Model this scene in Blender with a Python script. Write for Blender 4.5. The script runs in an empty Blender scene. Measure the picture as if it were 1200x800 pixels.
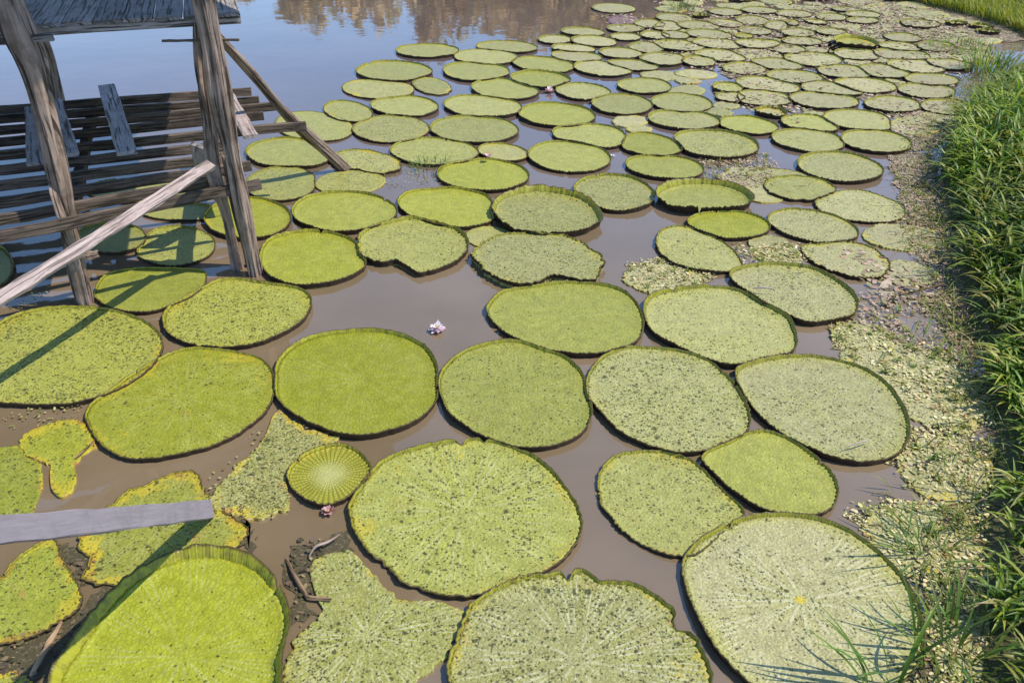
import bpy, math, random
import numpy as np
from mathutils import Vector, Matrix

PADS = [
[-1.534,2.597,[480,485,497,506,516,530,550,573,597,616,632,642,645,635,616,593,567,544,530,523,525,546,558,549,548,553,562,569,573,578,584,593,605,623,641,653,650,595,537,499],0.07,[0.75,0.0,0.2,0,0.1,0.28],0.003,[],"",2,"huge bright green corner pad with the leaning plank's dark shadow across its raised rim"],
[-0.268,3.57,[644,621,606,599,599,603,609,612,621,630,630,624,625,628,639,659,661,644,640,647,644,627,612,600,595,596,604,621,627,626,631,627,601,585,606,636,652,661,666,663],0.025,[0.5,0.25,0.55,0,0.35,0.5],0.006,[[228,9,0.05],[250,7,0.03],[95,2.5,0.04]],"",2,"large black specked green pad chewed along its edge, right of the small ribbed young leaf"],
[-1.066,4.872,[551,552,556,564,574,583,589,595,601,611,623,631,640,656,674,678,668,653,629,597,568,555,556,556,553,552,558,569,585,609,641,669,678,680,677,666,648,626,594,562],0.037,[0.72,0.0,0.06,0,0.05,0.12],0.003,[],"",2,"smooth unspotted bright green pad with an even round rim, just below the white floating flower"],
[0.029,4.728,[469,475,490,502,512,528,538,539,549,580,609,617,617,619,615,604,587,572,557,539,521,510,508,512,518,521,528,539,553,578,609,634,644,643,638,617,587,555,517,483],0.03,[0.55,0.2,0.35,0,0.1,0.2],0.003,[],"",2,"finely speckled green pad touching the right side of the smooth bright green pad"],
[0.438,5.73,[575,577,585,596,604,600,587,567,545,533,528,528,529,532,558,606,641,644,644,641,622,597,577,562,548,533,526,529,539,549,562,581,593,592,602,617,615,600,586,577],0.03,[0.55,0.2,0.2,0,0.05,0.12],0.003,[],"",2,"broad plain light green pad partly tucked under the crumpled ragged pad behind it"],
[1.595,5.612,[543,537,516,501,503,517,543,569,579,579,578,579,585,595,609,622,624,613,596,579,568,562,556,540,523,518,525,542,568,596,601,573,554,557,580,602,593,571,555,545],0.037,[0.4,0.5,0.45,0.3,0.12,0.15],0.003,[],"",2,"wide grey green finely specked pad, right of the broad plain light green pad"],
[1.035,4.666,[513,508,507,512,520,532,544,558,572,583,595,610,623,627,618,598,575,560,548,537,527,515,505,503,509,522,538,554,572,590,603,608,599,585,582,592,587,562,537,521],0.025,[0.35,0.5,0.75,0.35,0.15,0.35],0.006,[],"",2,"dull olive pad covered in fine dark specks, left of the pad with a straw"],
[2.07,4.585,[505,512,524,537,551,561,563,562,563,566,563,560,562,571,587,611,622,591,550,523,505,493,487,487,496,508,522,546,573,597,613,620,620,608,588,563,540,523,511,505],0.03,[0.35,0.65,0.5,0.4,0.15,0.3],0.003,[],"",2,"large grey green pad with a whitish straw on it, beside pale floating weed"],
[1.547,3.884,[342,331,324,322,326,335,349,365,379,390,390,376,359,347,343,350,371,401,419,392,355,335,324,318,316,320,330,343,352,354,356,368,385,394,395,390,380,370,361,353],0.022,[0.6,0.2,0.15,0,0.1,0.15],0.003,[],"",2,"smallish clean light green pad with one pointed corner, wedged above the big veined pad"],
[0.873,3.673,[388,365,352,348,352,366,388,403,410,413,419,427,437,444,443,433,418,401,387,378,371,365,362,362,364,370,381,398,418,435,448,451,433,409,392,386,392,413,441,423],0.018,[0.5,0.35,0.5,0,0.45,0.3],0.005,[],"u",2,"speckled pad with orange brown rot, overlapped by a clean pointed light green pad"],
[1.442,2.929,[567,572,577,585,596,609,619,616,609,602,593,584,577,573,577,588,597,601,589,571,558,553,555,565,580,600,614,620,622,617,607,597,587,582,581,579,573,567,564,564],0.03,[0.3,0.75,0.5,0.45,0.15,1.0],0.003,[],"C",2,"huge grey green pad with pale radiating veins and a yellow mark at its centre"],
[0.304,2.582,[593,578,569,561,553,545,528,505,482,522,521,521,525,537,552,569,587,590,572,574,595,599,582,566,552,535,523,515,507,501,498,501,512,533,560,587,611,618,615,612],0.028,[0.45,0.5,0.7,0.35,0.4,0.9],0.008,[[20,5,0.05],[92,2.5,0.06]],"",2,"large veined speckled pad between the torn flat pad and the yellow centred pad"],
[-0.695,2.72,[444,470,466,415,352,302,268,259,273,304,363,452,582,572,597,479,322,286,275,289,335,355,368,390,408,429,436,430,426,429,437,448,457,467,454,384,365,379,404,425],0,[0.55,0.3,0.6,0.4,0.5,0.8],0.012,[],"",2,"torn flat rimless pad, speckled yellow green, spread below the large black specked pad"],
[-1.082,3.874,[243,245,241,237,236,238,243,252,258,262,262,260,256,252,251,250,248,246,245,246,246,243,236,230,228,228,232,240,251,264,274,277,273,263,251,241,235,230,230,235],0.025,[1,0.1,0.0,0,0.3,0],0.003,[],"Y",2,"small round yellow green young leaf with tight ribs, above a faded maroon bloom"],
[-2.196,4.637,[597,594,596,600,607,616,618,608,599,599,610,630,637,615,572,541,529,522,520,529,559,594,605,594,583,587,600,617,634,640,635,622,612,609,609,608,603,601,602,602],0.02,[0.75,0.05,0.3,0,0.4,0.2],0.004,[],"",2,"broad bright green pad with yellowing edges, left of the smooth unspotted pad"],
[-2.16,5.791,[574,578,581,579,567,543,514,490,477,480,500,532,567,579,563,534,513,512,524,544,554,548,539,535,535,533,530,525,526,533,540,544,548,552,553,554,557,561,568,571],0.028,[0.8,0.2,0.75,0,0.35,0.25],0.004,[],"",2,"densely speckled yellow green pad in front of the foot of the right hut post"],
[-3.25,5.199,[710,692,670,646,625,609,601,601,607,618,637,662,694,726,758,789,796,757,715,686,669,658,648,639,633,630,631,635,641,642,643,655,685,720,735,740,746,745,739,728],0.025,[0.75,0.2,0.85,0,0.35,0.15],0.005,[],"",2,"speckled yellow green pad crossed by a long shadow before the left hut post"],
[-2.981,6.187,[440,443,447,455,459,436,405,380,363,353,351,356,367,385,409,439,475,495,480,459,441,430,419,406,395,387,383,383,384,392,404,418,425,424,417,414,419,426,430,435],0.018,[0.6,0.1,0.05,0,0.1,0.1],0.003,[],"",2,"smooth green pad half crossed by the forked shadow between the two hut posts"],
[-3.03,3.809,[273,258,248,242,240,242,244,244,249,268,305,351,361,366,389,412,403,369,332,300,274,255,244,238,237,241,250,264,282,303,319,332,346,366,401,434,405,356,320,293],0,[0.6,0.05,0.6,0,0.5,0.2],0.006,[],"",2,"green mottled flat pad cut off at the left above the grey plank"],
[-2.802,4.129,[212,217,208,199,195,196,204,216,235,259,282,299,310,317,319,319,317,311,300,273,236,207,186,169,155,146,140,139,139,141,149,171,395,492,401,227,206,198,195,199],0,[0.9,0.05,0.5,0,1,0.1],0.012,[],"",2,"tattered yellowing scrap of pad with a hanging lobe, left of the broad bright green pad"],
[-1.947,3.447,[472,395,347,318,305,308,324,348,384,433,458,442,425,411,400,390,381,375,371,371,386,405,399,387,376,379,447,444,432,413,384,353,331,321,323,338,369,435,497,501],0.009,[0.75,0.15,0.5,0,1,0.3],0.01,[],"u",2,"yellow edged ragged pad lying under the tip of the grey plank"],
[-2.431,2.962,[267,243,226,214,208,208,212,222,238,267,333,391,359,329,297,264,242,236,257,249,236,228,225,227,234,247,266,292,315,316,305,297,292,289,290,291,288,287,292,290],0.01,[0.55,0.05,0.6,0,0.95,0.15],0.006,[],"",2,"green pad with a bright yellow lower border, at the left edge below the grey plank"],
[-2.272,2.409,[113,106,101,98,96,96,96,97,98,100,102,105,108,114,122,132,141,142,131,119,110,104,100,98,97,98,99,101,101,101,102,103,107,112,120,130,140,141,133,123],0,[0.9,0.1,0.5,0,1,0.15],0.01,[],"",1,"yellow sliver of a pad in the very bottom left corner"],
[-1.45,3.958,[118,125,138,159,453,423,404,396,402,425,475,577,339,254,214,193,183,180,183,191,206,229,257,289,328,377,431,445,435,435,443,433,421,407,247,165,136,122,116,115],0,[0.6,0.4,0.8,0.6,0.9,0.15],0.018,[],"",2,"rotting broken up pad strewn with litter, left of the small ribbed young leaf"],
[-1.755,6.741,[446,414,406,418,436,446,453,463,478,496,519,542,561,572,577,579,570,540,504,476,455,442,436,436,441,452,466,480,499,523,543,549,551,553,553,549,545,538,522,490],0.035,[0.75,0.05,0.05,0,0.2,0.2],0.003,[],"",2,"smooth bright green pad touching the right side of the right hut post"],
[-0.885,7.02,[490,480,476,477,477,467,456,458,467,483,512,537,540,537,539,547,554,554,539,517,502,499,505,512,509,497,490,480,410,437,501,618,604,588,574,558,541,528,516,502],0.04,[0.55,0.35,0.5,0,0.25,0.25],0.006,[],"",2,"speckled pad with bitten near edge, at the far side of open brown water"],
[-1.633,7.739,[515,484,463,457,466,486,514,547,561,546,515,484,464,457,466,489,505,501,511,529],0.03,[0.65,0.15,0.05,0,0.1,0.1],0.003,[],"",2,"wide smooth green pad, directly behind the bright pad by the right post"],
[-0.632,7.868,[434,443,451,457,463,461,456,452,454,462,475,487,497,511,535,561,575,563,541,514,487,464,447,435,425,418,416,421,432,452,481,516,543,555,564,570,556,503,453,434],0.03,[0.8,0.1,0.03,0,0.15,0.05],0.003,[],"",2,"clean yellow green pad with a bright far edge, behind the bitten pad"],
[0.323,7.681,[526,518,518,523,529,535,538,544,554,567,581,591,597,603,607,600,581,558,538,522,510,503,502,507,516,528,539,537,529,533,540,546,558,561,560,568,576,576,562,542],0.07,[0.45,0.45,0.55,0,0.2,0.3],0.006,[],"",2,"grey green speckled pad with ruffled near edge, directly behind the crumpled ragged pad"],
[0.216,6.696,[555,530,512,499,491,488,489,487,483,486,492,501,515,532,547,558,565,567,560,552,544,532,522,517,516,517,520,527,531,515,465,417,367,387,513,635,607,592,589,579],0.018,[0.45,0.5,0.6,0.3,0.3,0.3],0.015,[],"H",2,"crumpled ragged speckled pad with a frayed whitish near edge, above the broad plain pad"],
[-0.314,8.74,[493,475,463,459,464,466,448,443,474,500,492,475,463,459,464,478,496,511,517,509],0.03,[0.7,0.1,0.1,0,0.15,0.1],0.003,[],"",2,"clean green pad with a pink bud resting on its far rim"],
[1.046,8.226,[410,414,427,448,473,488,486,467,442,422,407,388,381,412,462,488,485,466,439,417],0.035,[0.45,0.5,0.55,0,0.3,0.25],0.003,[],"",2,"speckled grey green pad with ribbed yellow far rim, left of the deep rimmed oval"],
[1.932,8.046,[487,477,460,444,433,431,438,452,470,483,487,477,460,429,375,331,331,382,449,483],0.074,[0.5,0.3,0.15,0,0.15,0.1],0.003,[],"",2,"oval clean green pad with deep dark rim, just behind a smaller lime pad"],
[2.048,7.433,[391,385,364,341,319,304,305,324,351,377,377,345,321,320,319,315,318,332,354,377],0.025,[0.85,0.05,0.02,0,0.1,0.05],0.003,[],"",2,"small lime green smooth pad just below a larger oval pad"],
[1.647,6.903,[316,308,304,304,309,319,334,357,391,436,486,509,505,489,462,428,398,375,358,346,339,335,335,338,345,355,366,376,385,398,417,442,465,475,494,478,427,383,351,329],0.015,[0.5,0.5,0.45,0,0.35,0.2],0.008,[],"",2,"drooping half sunk speckled pad tapering to a point at its lower right"],
[2.315,6.128,[442,432,427,427,432,443,454,460,462,463,469,479,493,508,525,545,561,545,499,456,425,404,392,387,388,394,408,438,482,520,528,518,515,521,525,515,500,487,473,457],0.035,[0.35,0.65,0.65,0.4,0.2,0.25],0.003,[],"",2,"speckled grey pad with a short straw on it, behind the wide grey green pad"],
[2.839,7.424,[390,371,358,359,369,385,404,419,421,409,390,373,363,361,367,373,387,412,421,409],0.022,[0.4,0.65,0.5,0.35,0.3,0.4],0.003,[],"",2,"pale speckled pad with a faint brown cross of veins in its middle"],
[3.431,7.921,[431,419,411,409,414,397,354,332,343,378,413,419,411,409,414,424,437,446,449,443],0.01,[0.3,0.7,0.5,0.4,0.3,0.3],0.006,[],"",2,"greyish pad with a rusty brown stain at its centre, near the weedy bank"],
[2.942,6.73,[340,341,342,345,349,353,357,356,347,336,328,325,329,339,358,383,399,392,373,357,346,338,332,324,317,315,319,330,345,359,368,369,370,371,369,363,356,351,345,342],0.015,[0.35,0.75,0.4,0.6,0.5,0.15],0.01,[],"",2,"half rotted pale pad sinking on its left side with a raised right end"],
[3.603,7.191,[365,362,340,315,296,286,288,300,322,348,365,361,340,315,296,286,288,301,322,348],0,[0.35,0.8,0.4,0.6,0.5,0.15],0.01,[],"",2,"flat decayed pale pad close to the tall grass"],
[2.993,8.363,[365,371,367,357,344,334,330,332,341,353,365,371,367,357,344,330,312,296,307,341],0.02,[0.5,0.45,0.3,0,0.35,0.15],0.008,[],"",1,"pad with a frayed pale corner, squeezed behind the rusty stained pad"],
[3.603,8.969,[458,466,473,476,472,466,457,451,449,451,458,466,473,475,473,466,457,451,449,451],0.03,[0.35,0.6,0.4,0.3,0.25,0.15],0.003,[],"",2,"long grey green pad with a thick ribbed near rim, beside the weedy shallows"],
[1.675,8.975,[416,397,380,364,338,320,348,400,427,428,416,397,381,371,370,379,395,414,427,428],0.025,[0.6,0.25,0.1,0,0.2,0.15],0.003,[],"",2,"clean oval green pad above the deep rimmed one"],
[2.375,9.716,[501,493,487,486,489,496,505,512,507,472,424,427,467,485,489,496,505,512,514,510],0.035,[0.45,0.5,0.5,0,0.25,0.15],0.003,[],"",2,"large speckled oval pad with dark ribbed near rim, right of a half shaded pad"],
[1.595,9.706,[368,349,347,358,379,409,410,363,317,290,294,329,349,358,377,402,429,443,428,398],0.025,[0.75,0.2,0.05,0,0.25,0.15],0.003,[],"",1,"half shaded yellow green pad dipping into the water on its left"],
[0.941,10.043,[429,426,422,432,436,413,392,418,468,471,443,413,369,331,331,391,481,508,464,431],0.028,[0.5,0.4,0.3,0,0.2,0.15],0.003,[],"",2,"light green oval pad beside the lilac channel, upper of two similar neighbours"],
[0.644,9.31,[465,457,455,455,467,499,520,518,503,480,460,454,458,469,488,508,520,518,503,483],0.025,[0.6,0.3,0.08,0,0.2,0.15],0.003,[],"",2,"smooth pale green pad with water on its left, below the light oval pad"],
[-0.1,9.448,[274,260,252,253,265,287,313,332,329,305,278,260,252,254,265,287,313,332,325,298],0.02,[0.6,0.6,0.1,0,0.7,0.15],0.003,[],"",1,"small pale pinkish flooded pad with a yellow rim"],
[-0.895,9.481,[506,475,440,409,414,448,471,485,515,527,506,475,451,439,441,456,480,507,531,530],0.022,[0.45,0.4,0.35,0,0.25,0.15],0.003,[],"",2,"speckled oval pad with small weeds sprouting at its lower left"],
[-0.464,10.277,[541,518,503,486,466,481,532,568,575,564,541,518,503,498,506,524,547,568,574,564],0.025,[0.45,0.45,0.3,0,0.25,0.15],0.003,[],"",2,"bluish green oval pad with a thin pale rim, above the small pinkish flooded pad"],
[0.566,10.853,[493,473,464,469,485,510,534,543,521,490,480,473,464,469,482,497,508,521,530,518],0.028,[0.7,0.25,0.05,0,0.3,0.15],0.003,[],"",2,"lime rimmed smooth green pad at the head of the lilac channel"],
[-1.493,10.305,[472,460,460,467,475,497,524,514,489,482,472,460,461,474,496,522,540,540,521,495],0.015,[0.6,0.5,0.5,0,0.5,0.15],0.003,[],"",2,"yellowish brown speckled pad with a dark notch on its left"],
[-1.424,11.226,[448,423,410,410,424,436,434,453,484,479,448,423,410,410,421,444,478,503,502,479],0.025,[0.45,0.45,0.25,0,0.3,0.15],0.003,[],"",1,"oval pad with an unbroken pale rim between two brownish pads"],
[-0.387,11.229,[507,482,442,393,389,446,514,553,560,542,511,482,463,459,470,494,525,553,556,535],0.025,[0.45,0.5,0.3,0,0.25,0.15],0.003,[],"",2,"wide grey green pad with a scalloped dark near rim, behind the bluish one"],
[-2.137,11.016,[308,285,283,301,343,411,487,497,427,354,308,285,283,301,342,411,480,485,421,354],0.02,[0.5,0.45,0.3,0,0.5,0.15],0.003,[],"",1,"small dull pad with curled yellow left rim, at the edge of open water"],
[-1.892,12.099,[502,470,430,377,354,378,452,544,574,542,502,470,453,454,472,505,546,575,573,542],0.006,[0.6,0.6,0.3,0,0.6,0.15],0.003,[],"",1,"brownish flat pad at the edge of the open water with a tan left end"],
[-1.765,12.986,[573,546,532,533,550,579,611,633,630,606,573,546,532,523,523,554,589,587,585,591],0.03,[0.5,0.45,0.15,0,0.3,0.15],0.003,[],"",2,"outermost big oval pad beside the open lilac water, with a dark near rim"],
[-1.373,14.267,[509,495,475,460,455,459,473,493,511,519,512,495,475,460,455,459,473,493,508,513],0.025,[0.5,0.5,0.15,0,0.3,0.15],0.003,[],"",1,"lone oval pad nearest the tree reflection"],
[-1.145,12.226,[258,243,246,267,311,382,441,417,349,295,258,243,246,267,311,382,449,433,357,294],0.005,[0.5,0.5,0.3,0,0.6,0.15],0.01,[],"",0,"small torn pad with a brown broken right end in a blue gap"],
[-0.539,13.003,[495,485,473,441,420,448,517,568,559,522,495,485,491,514,548,560,541,539,545,522],0.025,[0.5,0.45,0.2,0,0.4,0.15],0.003,[],"",1,"oval pad with a yellow left tip beside a blue gap"],
[-0.099,12.038,[438,359,324,337,395,485,538,548,535,501,467,446,441,452,475,509,545,559,538,501],0.025,[0.5,0.4,0.15,0,0.3,0.15],0.003,[],"",1,"light green pad left of the small white bloom"],
[-0.087,14.518,[499,462,429,408,404,415,441,477,511,520,499,434,344,295,293,336,416,477,511,520],0.02,[0.6,0.6,0.2,0,0.5,0.15],0.003,[],"",1,"tan coloured pad with a raised far rim at the rear of the left group"],
[-0.408,13.859,[490,483,461,442,441,469,510,539,546,533,508,483,464,448,444,469,510,525,501,483],0.015,[0.45,0.55,0.2,0,0.3,0.15],0.003,[],"",1,"dull pad lying in front of the tan one at the rear of the left group"],
[0.481,13.398,[449,418,390,395,428,470,516,549,542,503,458,425,410,410,417,445,505,548,533,485],0.025,[0.55,0.4,0.15,0,0.5,0.15],0.003,[],"",1,"green pad with an orange left tip in the rear left group"],
[0.418,12.517,[433,413,407,412,427,456,489,503,490,461,430,398,377,387,422,461,466,427,414,436],0.04,[0.7,0.3,0.1,0,0.2,0.15],0.003,[],"",1,"pad with a bright far edge and tall green side, just above the small white bloom"],
[0.994,11.912,[377,365,365,378,402,430,448,444,426,400,377,365,365,378,402,412,385,349,351,377],0.022,[0.4,0.6,0.5,0,0.3,0.15],0.003,[],"",1,"pale blotched oval pad right of the small white bloom"],
[-2.549,9.422,[485,455,435,434,453,491,541,582,584,546,495,455,435,434,438,442,488,564,575,526],0.025,[0.4,0.35,0.1,0,0.35,0.15],0.003,[],"",2,"bluish green oval pad behind the leaning log brace"],
[-2.424,8.504,[348,344,365,393,427,467,495,483,443,402,375,364,370,393,431,473,498,484,443,391],0.015,[0.45,0.35,0.4,0,0.15,0.15],0.003,[],"",1,"green pad crossed by the shadow of the log brace, right of the right post"],
[-1.641,9.133,[383,342,320,316,330,363,413,465,477,437,383,342,307,269,248,263,334,437,477,437],0.015,[0.5,0.5,0.6,0,0.6,0.15],0.008,[],"",1,"dull decaying pad with a yellow far rim, right of the log brace foot"],
[-1.716,8.573,[372,367,343,315,306,321,340,350,357,363,365,367,367,362,349,339,342,350,357,366],0,[0.65,0.4,0.5,0,0.4,0.15],0.003,[],"",1,"yellowish speckled flat pad just below the log brace foot"],
[-2.544,7.595,[418,392,384,393,420,463,507,527,505,459,418,392,384,393,420,463,507,527,504,459],0.03,[0.85,0.05,0.05,0,0.3,0.15],0.003,[],"",2,"lime green pad partly behind the right hut post, with thin stripes of shadow"],
[-2.47,10.434,[477,436,422,433,470,534,614,660,623,544,477,436,422,433,470,534,614,660,623,544],0.006,[0.4,0.45,0.15,0,0.4,0.15],0.003,[],"u",2,"flat bluish green pad behind the tip of the longest hut joist"],
[-3.042,6.996,[360,337,329,336,357,392,429,448,408,329,299,319,329,336,357,392,429,447,431,395],0.015,[0.55,0.3,0.5,0,0.2,0.15],0.003,[],"",2,"shaded speckled pad with bright window shaped sun patches beneath the hut"],
[-3.219,7.77,[418,342,271,228,209,206,220,253,314,397,418,342,271,228,209,206,220,253,314,398],0.015,[0.5,0.3,0.2,0,0.2,0.15],0.003,[],"u",2,"narrow shaded pad seen below the front joist of the hut"],
[-3.686,7.16,[318,290,275,271,281,307,347,388,401,372,329,294,275,271,281,307,347,388,399,364],0.02,[0.4,0.3,0.2,0,0.1,0.15],0.003,[],"",1,"dark shaded pad in the blue water right of the left post"],
[-4.5,6.584,[205,183,179,190,221,288,410,477,354,255,205,183,179,190,221,288,410,478,354,255],0.02,[0.4,0.3,0.2,0,0.1,0.15],0.003,[],"",0,"dark shaded pad under the hut, left of the left post"],
[-3.892,8.338,[530,450,378,334,315,318,343,394,473,544,530,450,378,334,315,318,343,394,472,544],0.01,[0.5,0.3,0.2,0,0.1,0.15],0.003,[],"u",2,"dim pad glimpsed through the gaps between the hut joists"],
[-0.198,7.188,[232,222,217,219,227,240,254,261,258,246,232,222,217,219,227,240,254,261,258,246],0,[0.6,0.5,0.1,0,0.4,0.15],0.003,[],"u",1,"small pale flooded pad squeezed behind the crumpled pad"],
[2.347,6.908,[214,219,238,271,312,336,318,277,242,222,214,219,238,271,312,336,318,277,242,222],0,[0.45,0.65,0.5,0.5,0.4,0.15],0.012,[],"u",1,"small rotten pad tucked below the lime pad and the pale cross veined one"],
[2.543,8.334,[277,274,280,294,312,327,332,322,304,287,277,274,280,294,312,327,332,322,304,288],0,[0.45,0.85,0.05,0,0.5,0.15],0.003,[],"u",1,"flat washed out pinkish pad right of the deep rimmed oval pad"],
[2.875,8.681,[339,310,282,265,259,264,281,308,337,351,338,310,283,265,259,264,281,308,337,351],0.006,[0.4,0.7,0.4,0,0.5,0.15],0.01,[],"u",1,"narrow dull pad in the brown litter left of the long ribbed pad"],
[2.565,8.719,[323,326,323,318,311,306,305,306,311,318,324,326,323,318,311,306,305,306,311,318],0,[0.5,0.8,0.3,0.8,0.5,0.15],0.02,[],"u",1,"litter covered decayed pad right of the large speckled oval pad"],
[2.937,10.431,[359,348,341,340,346,357,369,378,367,347,343,345,341,340,346,356,369,377,378,371],0.025,[0.6,0.3,0.1,0,0.25,0.15],0.003,[],"",1,"clean oval pad on the blue channel, left of two matching ovals"],
[3.742,10.499,[263,256,281,331,357,362,367,370,369,366,361,356,331,284,265,295,345,370,346,294],0.025,[0.6,0.4,0.15,0,0.3,0.15],0.003,[],"",1,"clean oval pad with its far left rim lit, middle of a row of matching ovals"],
[3.522,9.864,[394,408,414,406,403,411,422,427,427,425,422,419,416,416,418,421,425,427,419,399],0.022,[0.4,0.55,0.35,0,0.3,0.15],0.003,[],"",2,"broad grey green oval pad below a row of matching ovals"],
[4.381,10.622,[395,430,442,442,443,444,445,446,443,429,405,398,422,429,403,395,422,427,392,371],0.02,[0.35,0.6,0.3,0,0.3,0.15],0.003,[],"",2,"broad pale oval pad right of the row of matching ovals"],
[4.309,9.826,[403,413,422,423,416,408,404,398,395,394,398,411,422,426,424,416,406,398,395,397],0.025,[0.35,0.6,0.3,0,0.3,0.15],0.003,[],"",1,"oval pad nearest the tip of the tall grass clump"],
[5.012,10.434,[309,331,355,368,361,339,315,298,289,289,303,330,355,368,361,339,315,298,291,295],0,[0.4,0.75,0.3,0,0.5,0.15],0.01,[],"",1,"dull sunken pad left of the tall grass clump"],
[2.175,10.632,[445,428,407,377,339,340,387,428,450,457,448,428,407,392,388,394,410,431,447,451],0.028,[0.4,0.6,0.4,0,0.3,0.15],0.003,[],"",2,"long grey pad with a thick dark near rim below the flooded patch"],
[1.463,11.303,[404,407,420,440,458,465,451,431,420,410,404,407,420,440,458,468,462,445,425,410],0.025,[0.45,0.5,0.3,0,0.3,0.15],0.003,[],"",1,"pale oval pad right of the blotched one with water in front"],
[2.271,11.386,[402,402,409,421,432,439,438,430,417,407,401,402,409,418,427,437,438,430,418,407],0.022,[0.4,0.55,0.35,0,0.3,0.15],0.003,[],"",1,"speckled oval pad above the long grey one"],
[1.877,12.211,[381,380,382,388,396,402,404,401,394,387,382,380,382,388,396,402,404,401,394,387],0.022,[0.5,0.5,0.25,0,0.3,0.15],0.003,[],"",1,"oval pad left of the lilac flooded patch"],
[2.222,14.505,[218,219,232,271,330,362,357,341,323,310,304,303,306,323,348,362,357,341,303,248],0.022,[0.45,0.88,0.3,0,0.35,0.15],0.003,[],"",0,"@middle"],
[2.761,14.625,[360,320,332,356,365,371,391,420,436,405,354,339,358,366,364,371,391,420,446,427],0.022,[0.45,0.88,0.3,0,0.35,0.15],0.003,[],"",1,"@middle"],
[3.45,14.747,[306,317,345,356,350,350,385,434,450,431,397,367,351,355,369,390,413,433,417,350],0.022,[0.45,0.88,0.3,0,0.35,0.15],0.003,[],"",1,"@right of centre"],
[4.15,14.686,[314,369,382,373,374,383,399,416,425,415,390,375,358,319,290,272,253,250,258,270],0.022,[0.45,0.88,0.3,0,0.35,0.15],0.003,[],"",1,"@right of centre"],
[2.371,13.719,[314,364,401,422,434,432,417,392,370,367,372,367,350,366,415,432,417,385,336,299],0.022,[0.45,0.88,0.3,0,0.35,0.15],0.003,[],"",0,"@middle"],
[3.326,13.935,[320,292,310,359,391,403,416,427,432,426,388,322,285,310,368,403,416,428,419,374],0.022,[0.45,0.88,0.3,0,0.35,0.15],0.003,[],"",1,"@right of centre"],
[4.068,13.401,[341,299,308,348,360,342,353,394,413,379,314,275,294,343,359,346,362,399,413,391],0.022,[0.45,0.88,0.3,0,0.35,0.15],0.003,[],"",1,"@right of centre"],
[3.644,12.26,[403,339,309,321,374,447,481,478,464,443,421,411,393,349,332,378,450,478,463,445],0.022,[0.45,0.88,0.3,0,0.35,0.15],0.003,[],"",1,"@right of centre"],
[3.367,11.621,[416,419,398,371,364,372,370,331,292,286,281,304,364,386,376,379,396,424,438,422],0.022,[0.45,0.88,0.3,0,0.35,0.15],0.003,[],"",1,"@right of centre"],
[4.728,13.72,[437,442,446,450,450,429,394,394,422,435,435,433,438,447,450,437,421,428,435,435],0.022,[0.45,0.88,0.3,0,0.35,0.15],0.003,[],"",1,"@right of centre"],
[5.008,12.951,[278,290,334,391,411,406,405,408,414,421,428,429,425,404,361,336,355,366,325,285],0.022,[0.45,0.88,0.3,0,0.35,0.15],0.003,[],"",1,"@right near the grassy bank"],
[4.149,12.665,[400,392,386,386,387,392,403,411,412,408,390,357,336,347,366,356,321,319,361,395],0.022,[0.45,0.88,0.3,0,0.35,0.15],0.003,[],"",1,"@right of centre"],
[4.511,12.038,[272,253,248,259,313,381,411,421,430,432,428,394,331,295,295,313,360,409,402,332],0.022,[0.45,0.88,0.3,0,0.35,0.15],0.003,[],"",1,"@right near the grassy bank"],
[4.214,11.502,[455,436,382,331,324,358,400,423,436,448,455,452,441,428,417,412,414,423,436,448],0.022,[0.45,0.88,0.3,0,0.35,0.15],0.003,[],"",1,"@right near the grassy bank"],
[5.074,11.303,[358,390,402,390,368,349,336,333,341,357,379,397,402,389,368,348,336,333,334,337],0.022,[0.45,0.88,0.3,0,0.35,0.15],0.003,[],"",1,"@right near the grassy bank"],
[5.783,11.952,[392,407,388,337,312,330,355,362,363,373,392,412,426,425,409,388,371,362,363,374],0.022,[0.45,0.88,0.3,0,0.35,0.15],0.003,[],"",1,"@right near the grassy bank"],
[5.761,11.189,[371,389,395,386,366,347,334,330,336,351,371,389,395,386,367,347,334,330,336,351],0.022,[0.45,0.88,0.3,0,0.35,0.15],0.003,[],"",1,"@right near the grassy bank"],
[5.552,14.047,[274,314,361,347,321,341,373,379,373,374,382,394,408,416,415,405,392,368,327,285],0.022,[0.45,0.88,0.3,0,0.35,0.15],0.003,[],"",1,"@right near the grassy bank"],
[6.226,13.992,[428,424,394,335,306,337,397,428,425,412,404,411,404,362,320,307,332,385,422,430],0.022,[0.45,0.88,0.3,0,0.35,0.15],0.003,[],"",1,"@right near the grassy bank"],
[5.575,13.0,[309,289,300,336,392,412,401,388,356,308,287,313,368,410,419,412,394,374,371,355],0.022,[0.45,0.88,0.3,0,0.35,0.15],0.003,[],"",1,"@right near the grassy bank"],
[6.193,13.301,[278,273,326,395,404,387,402,423,432,434,425,405,409,432,440,436,433,431,403,334],0.022,[0.45,0.88,0.3,0,0.35,0.15],0.003,[],"",1,"@right near the grassy bank"],
[6.694,13.398,[362,358,350,343,337,337,340,327,292,268,262,259,265,292,324,337,340,347,355,361],0.022,[0.45,0.88,0.3,0,0.35,0.15],0.003,[],"",1,"@right near the grassy bank"],
[5.004,12.212,[442,446,441,431,417,406,406,412,418,398,341,301,303,340,391,411,408,412,421,433],0.022,[0.45,0.88,0.3,0,0.35,0.15],0.003,[],"",1,"@right near the grassy bank"],
[6.093,12.522,[386,396,388,366,344,327,322,324,337,361,386,396,383,353,328,319,319,326,341,364],0.022,[0.45,0.88,0.3,0,0.35,0.15],0.003,[],"",1,"@right near the grassy bank"],
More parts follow.
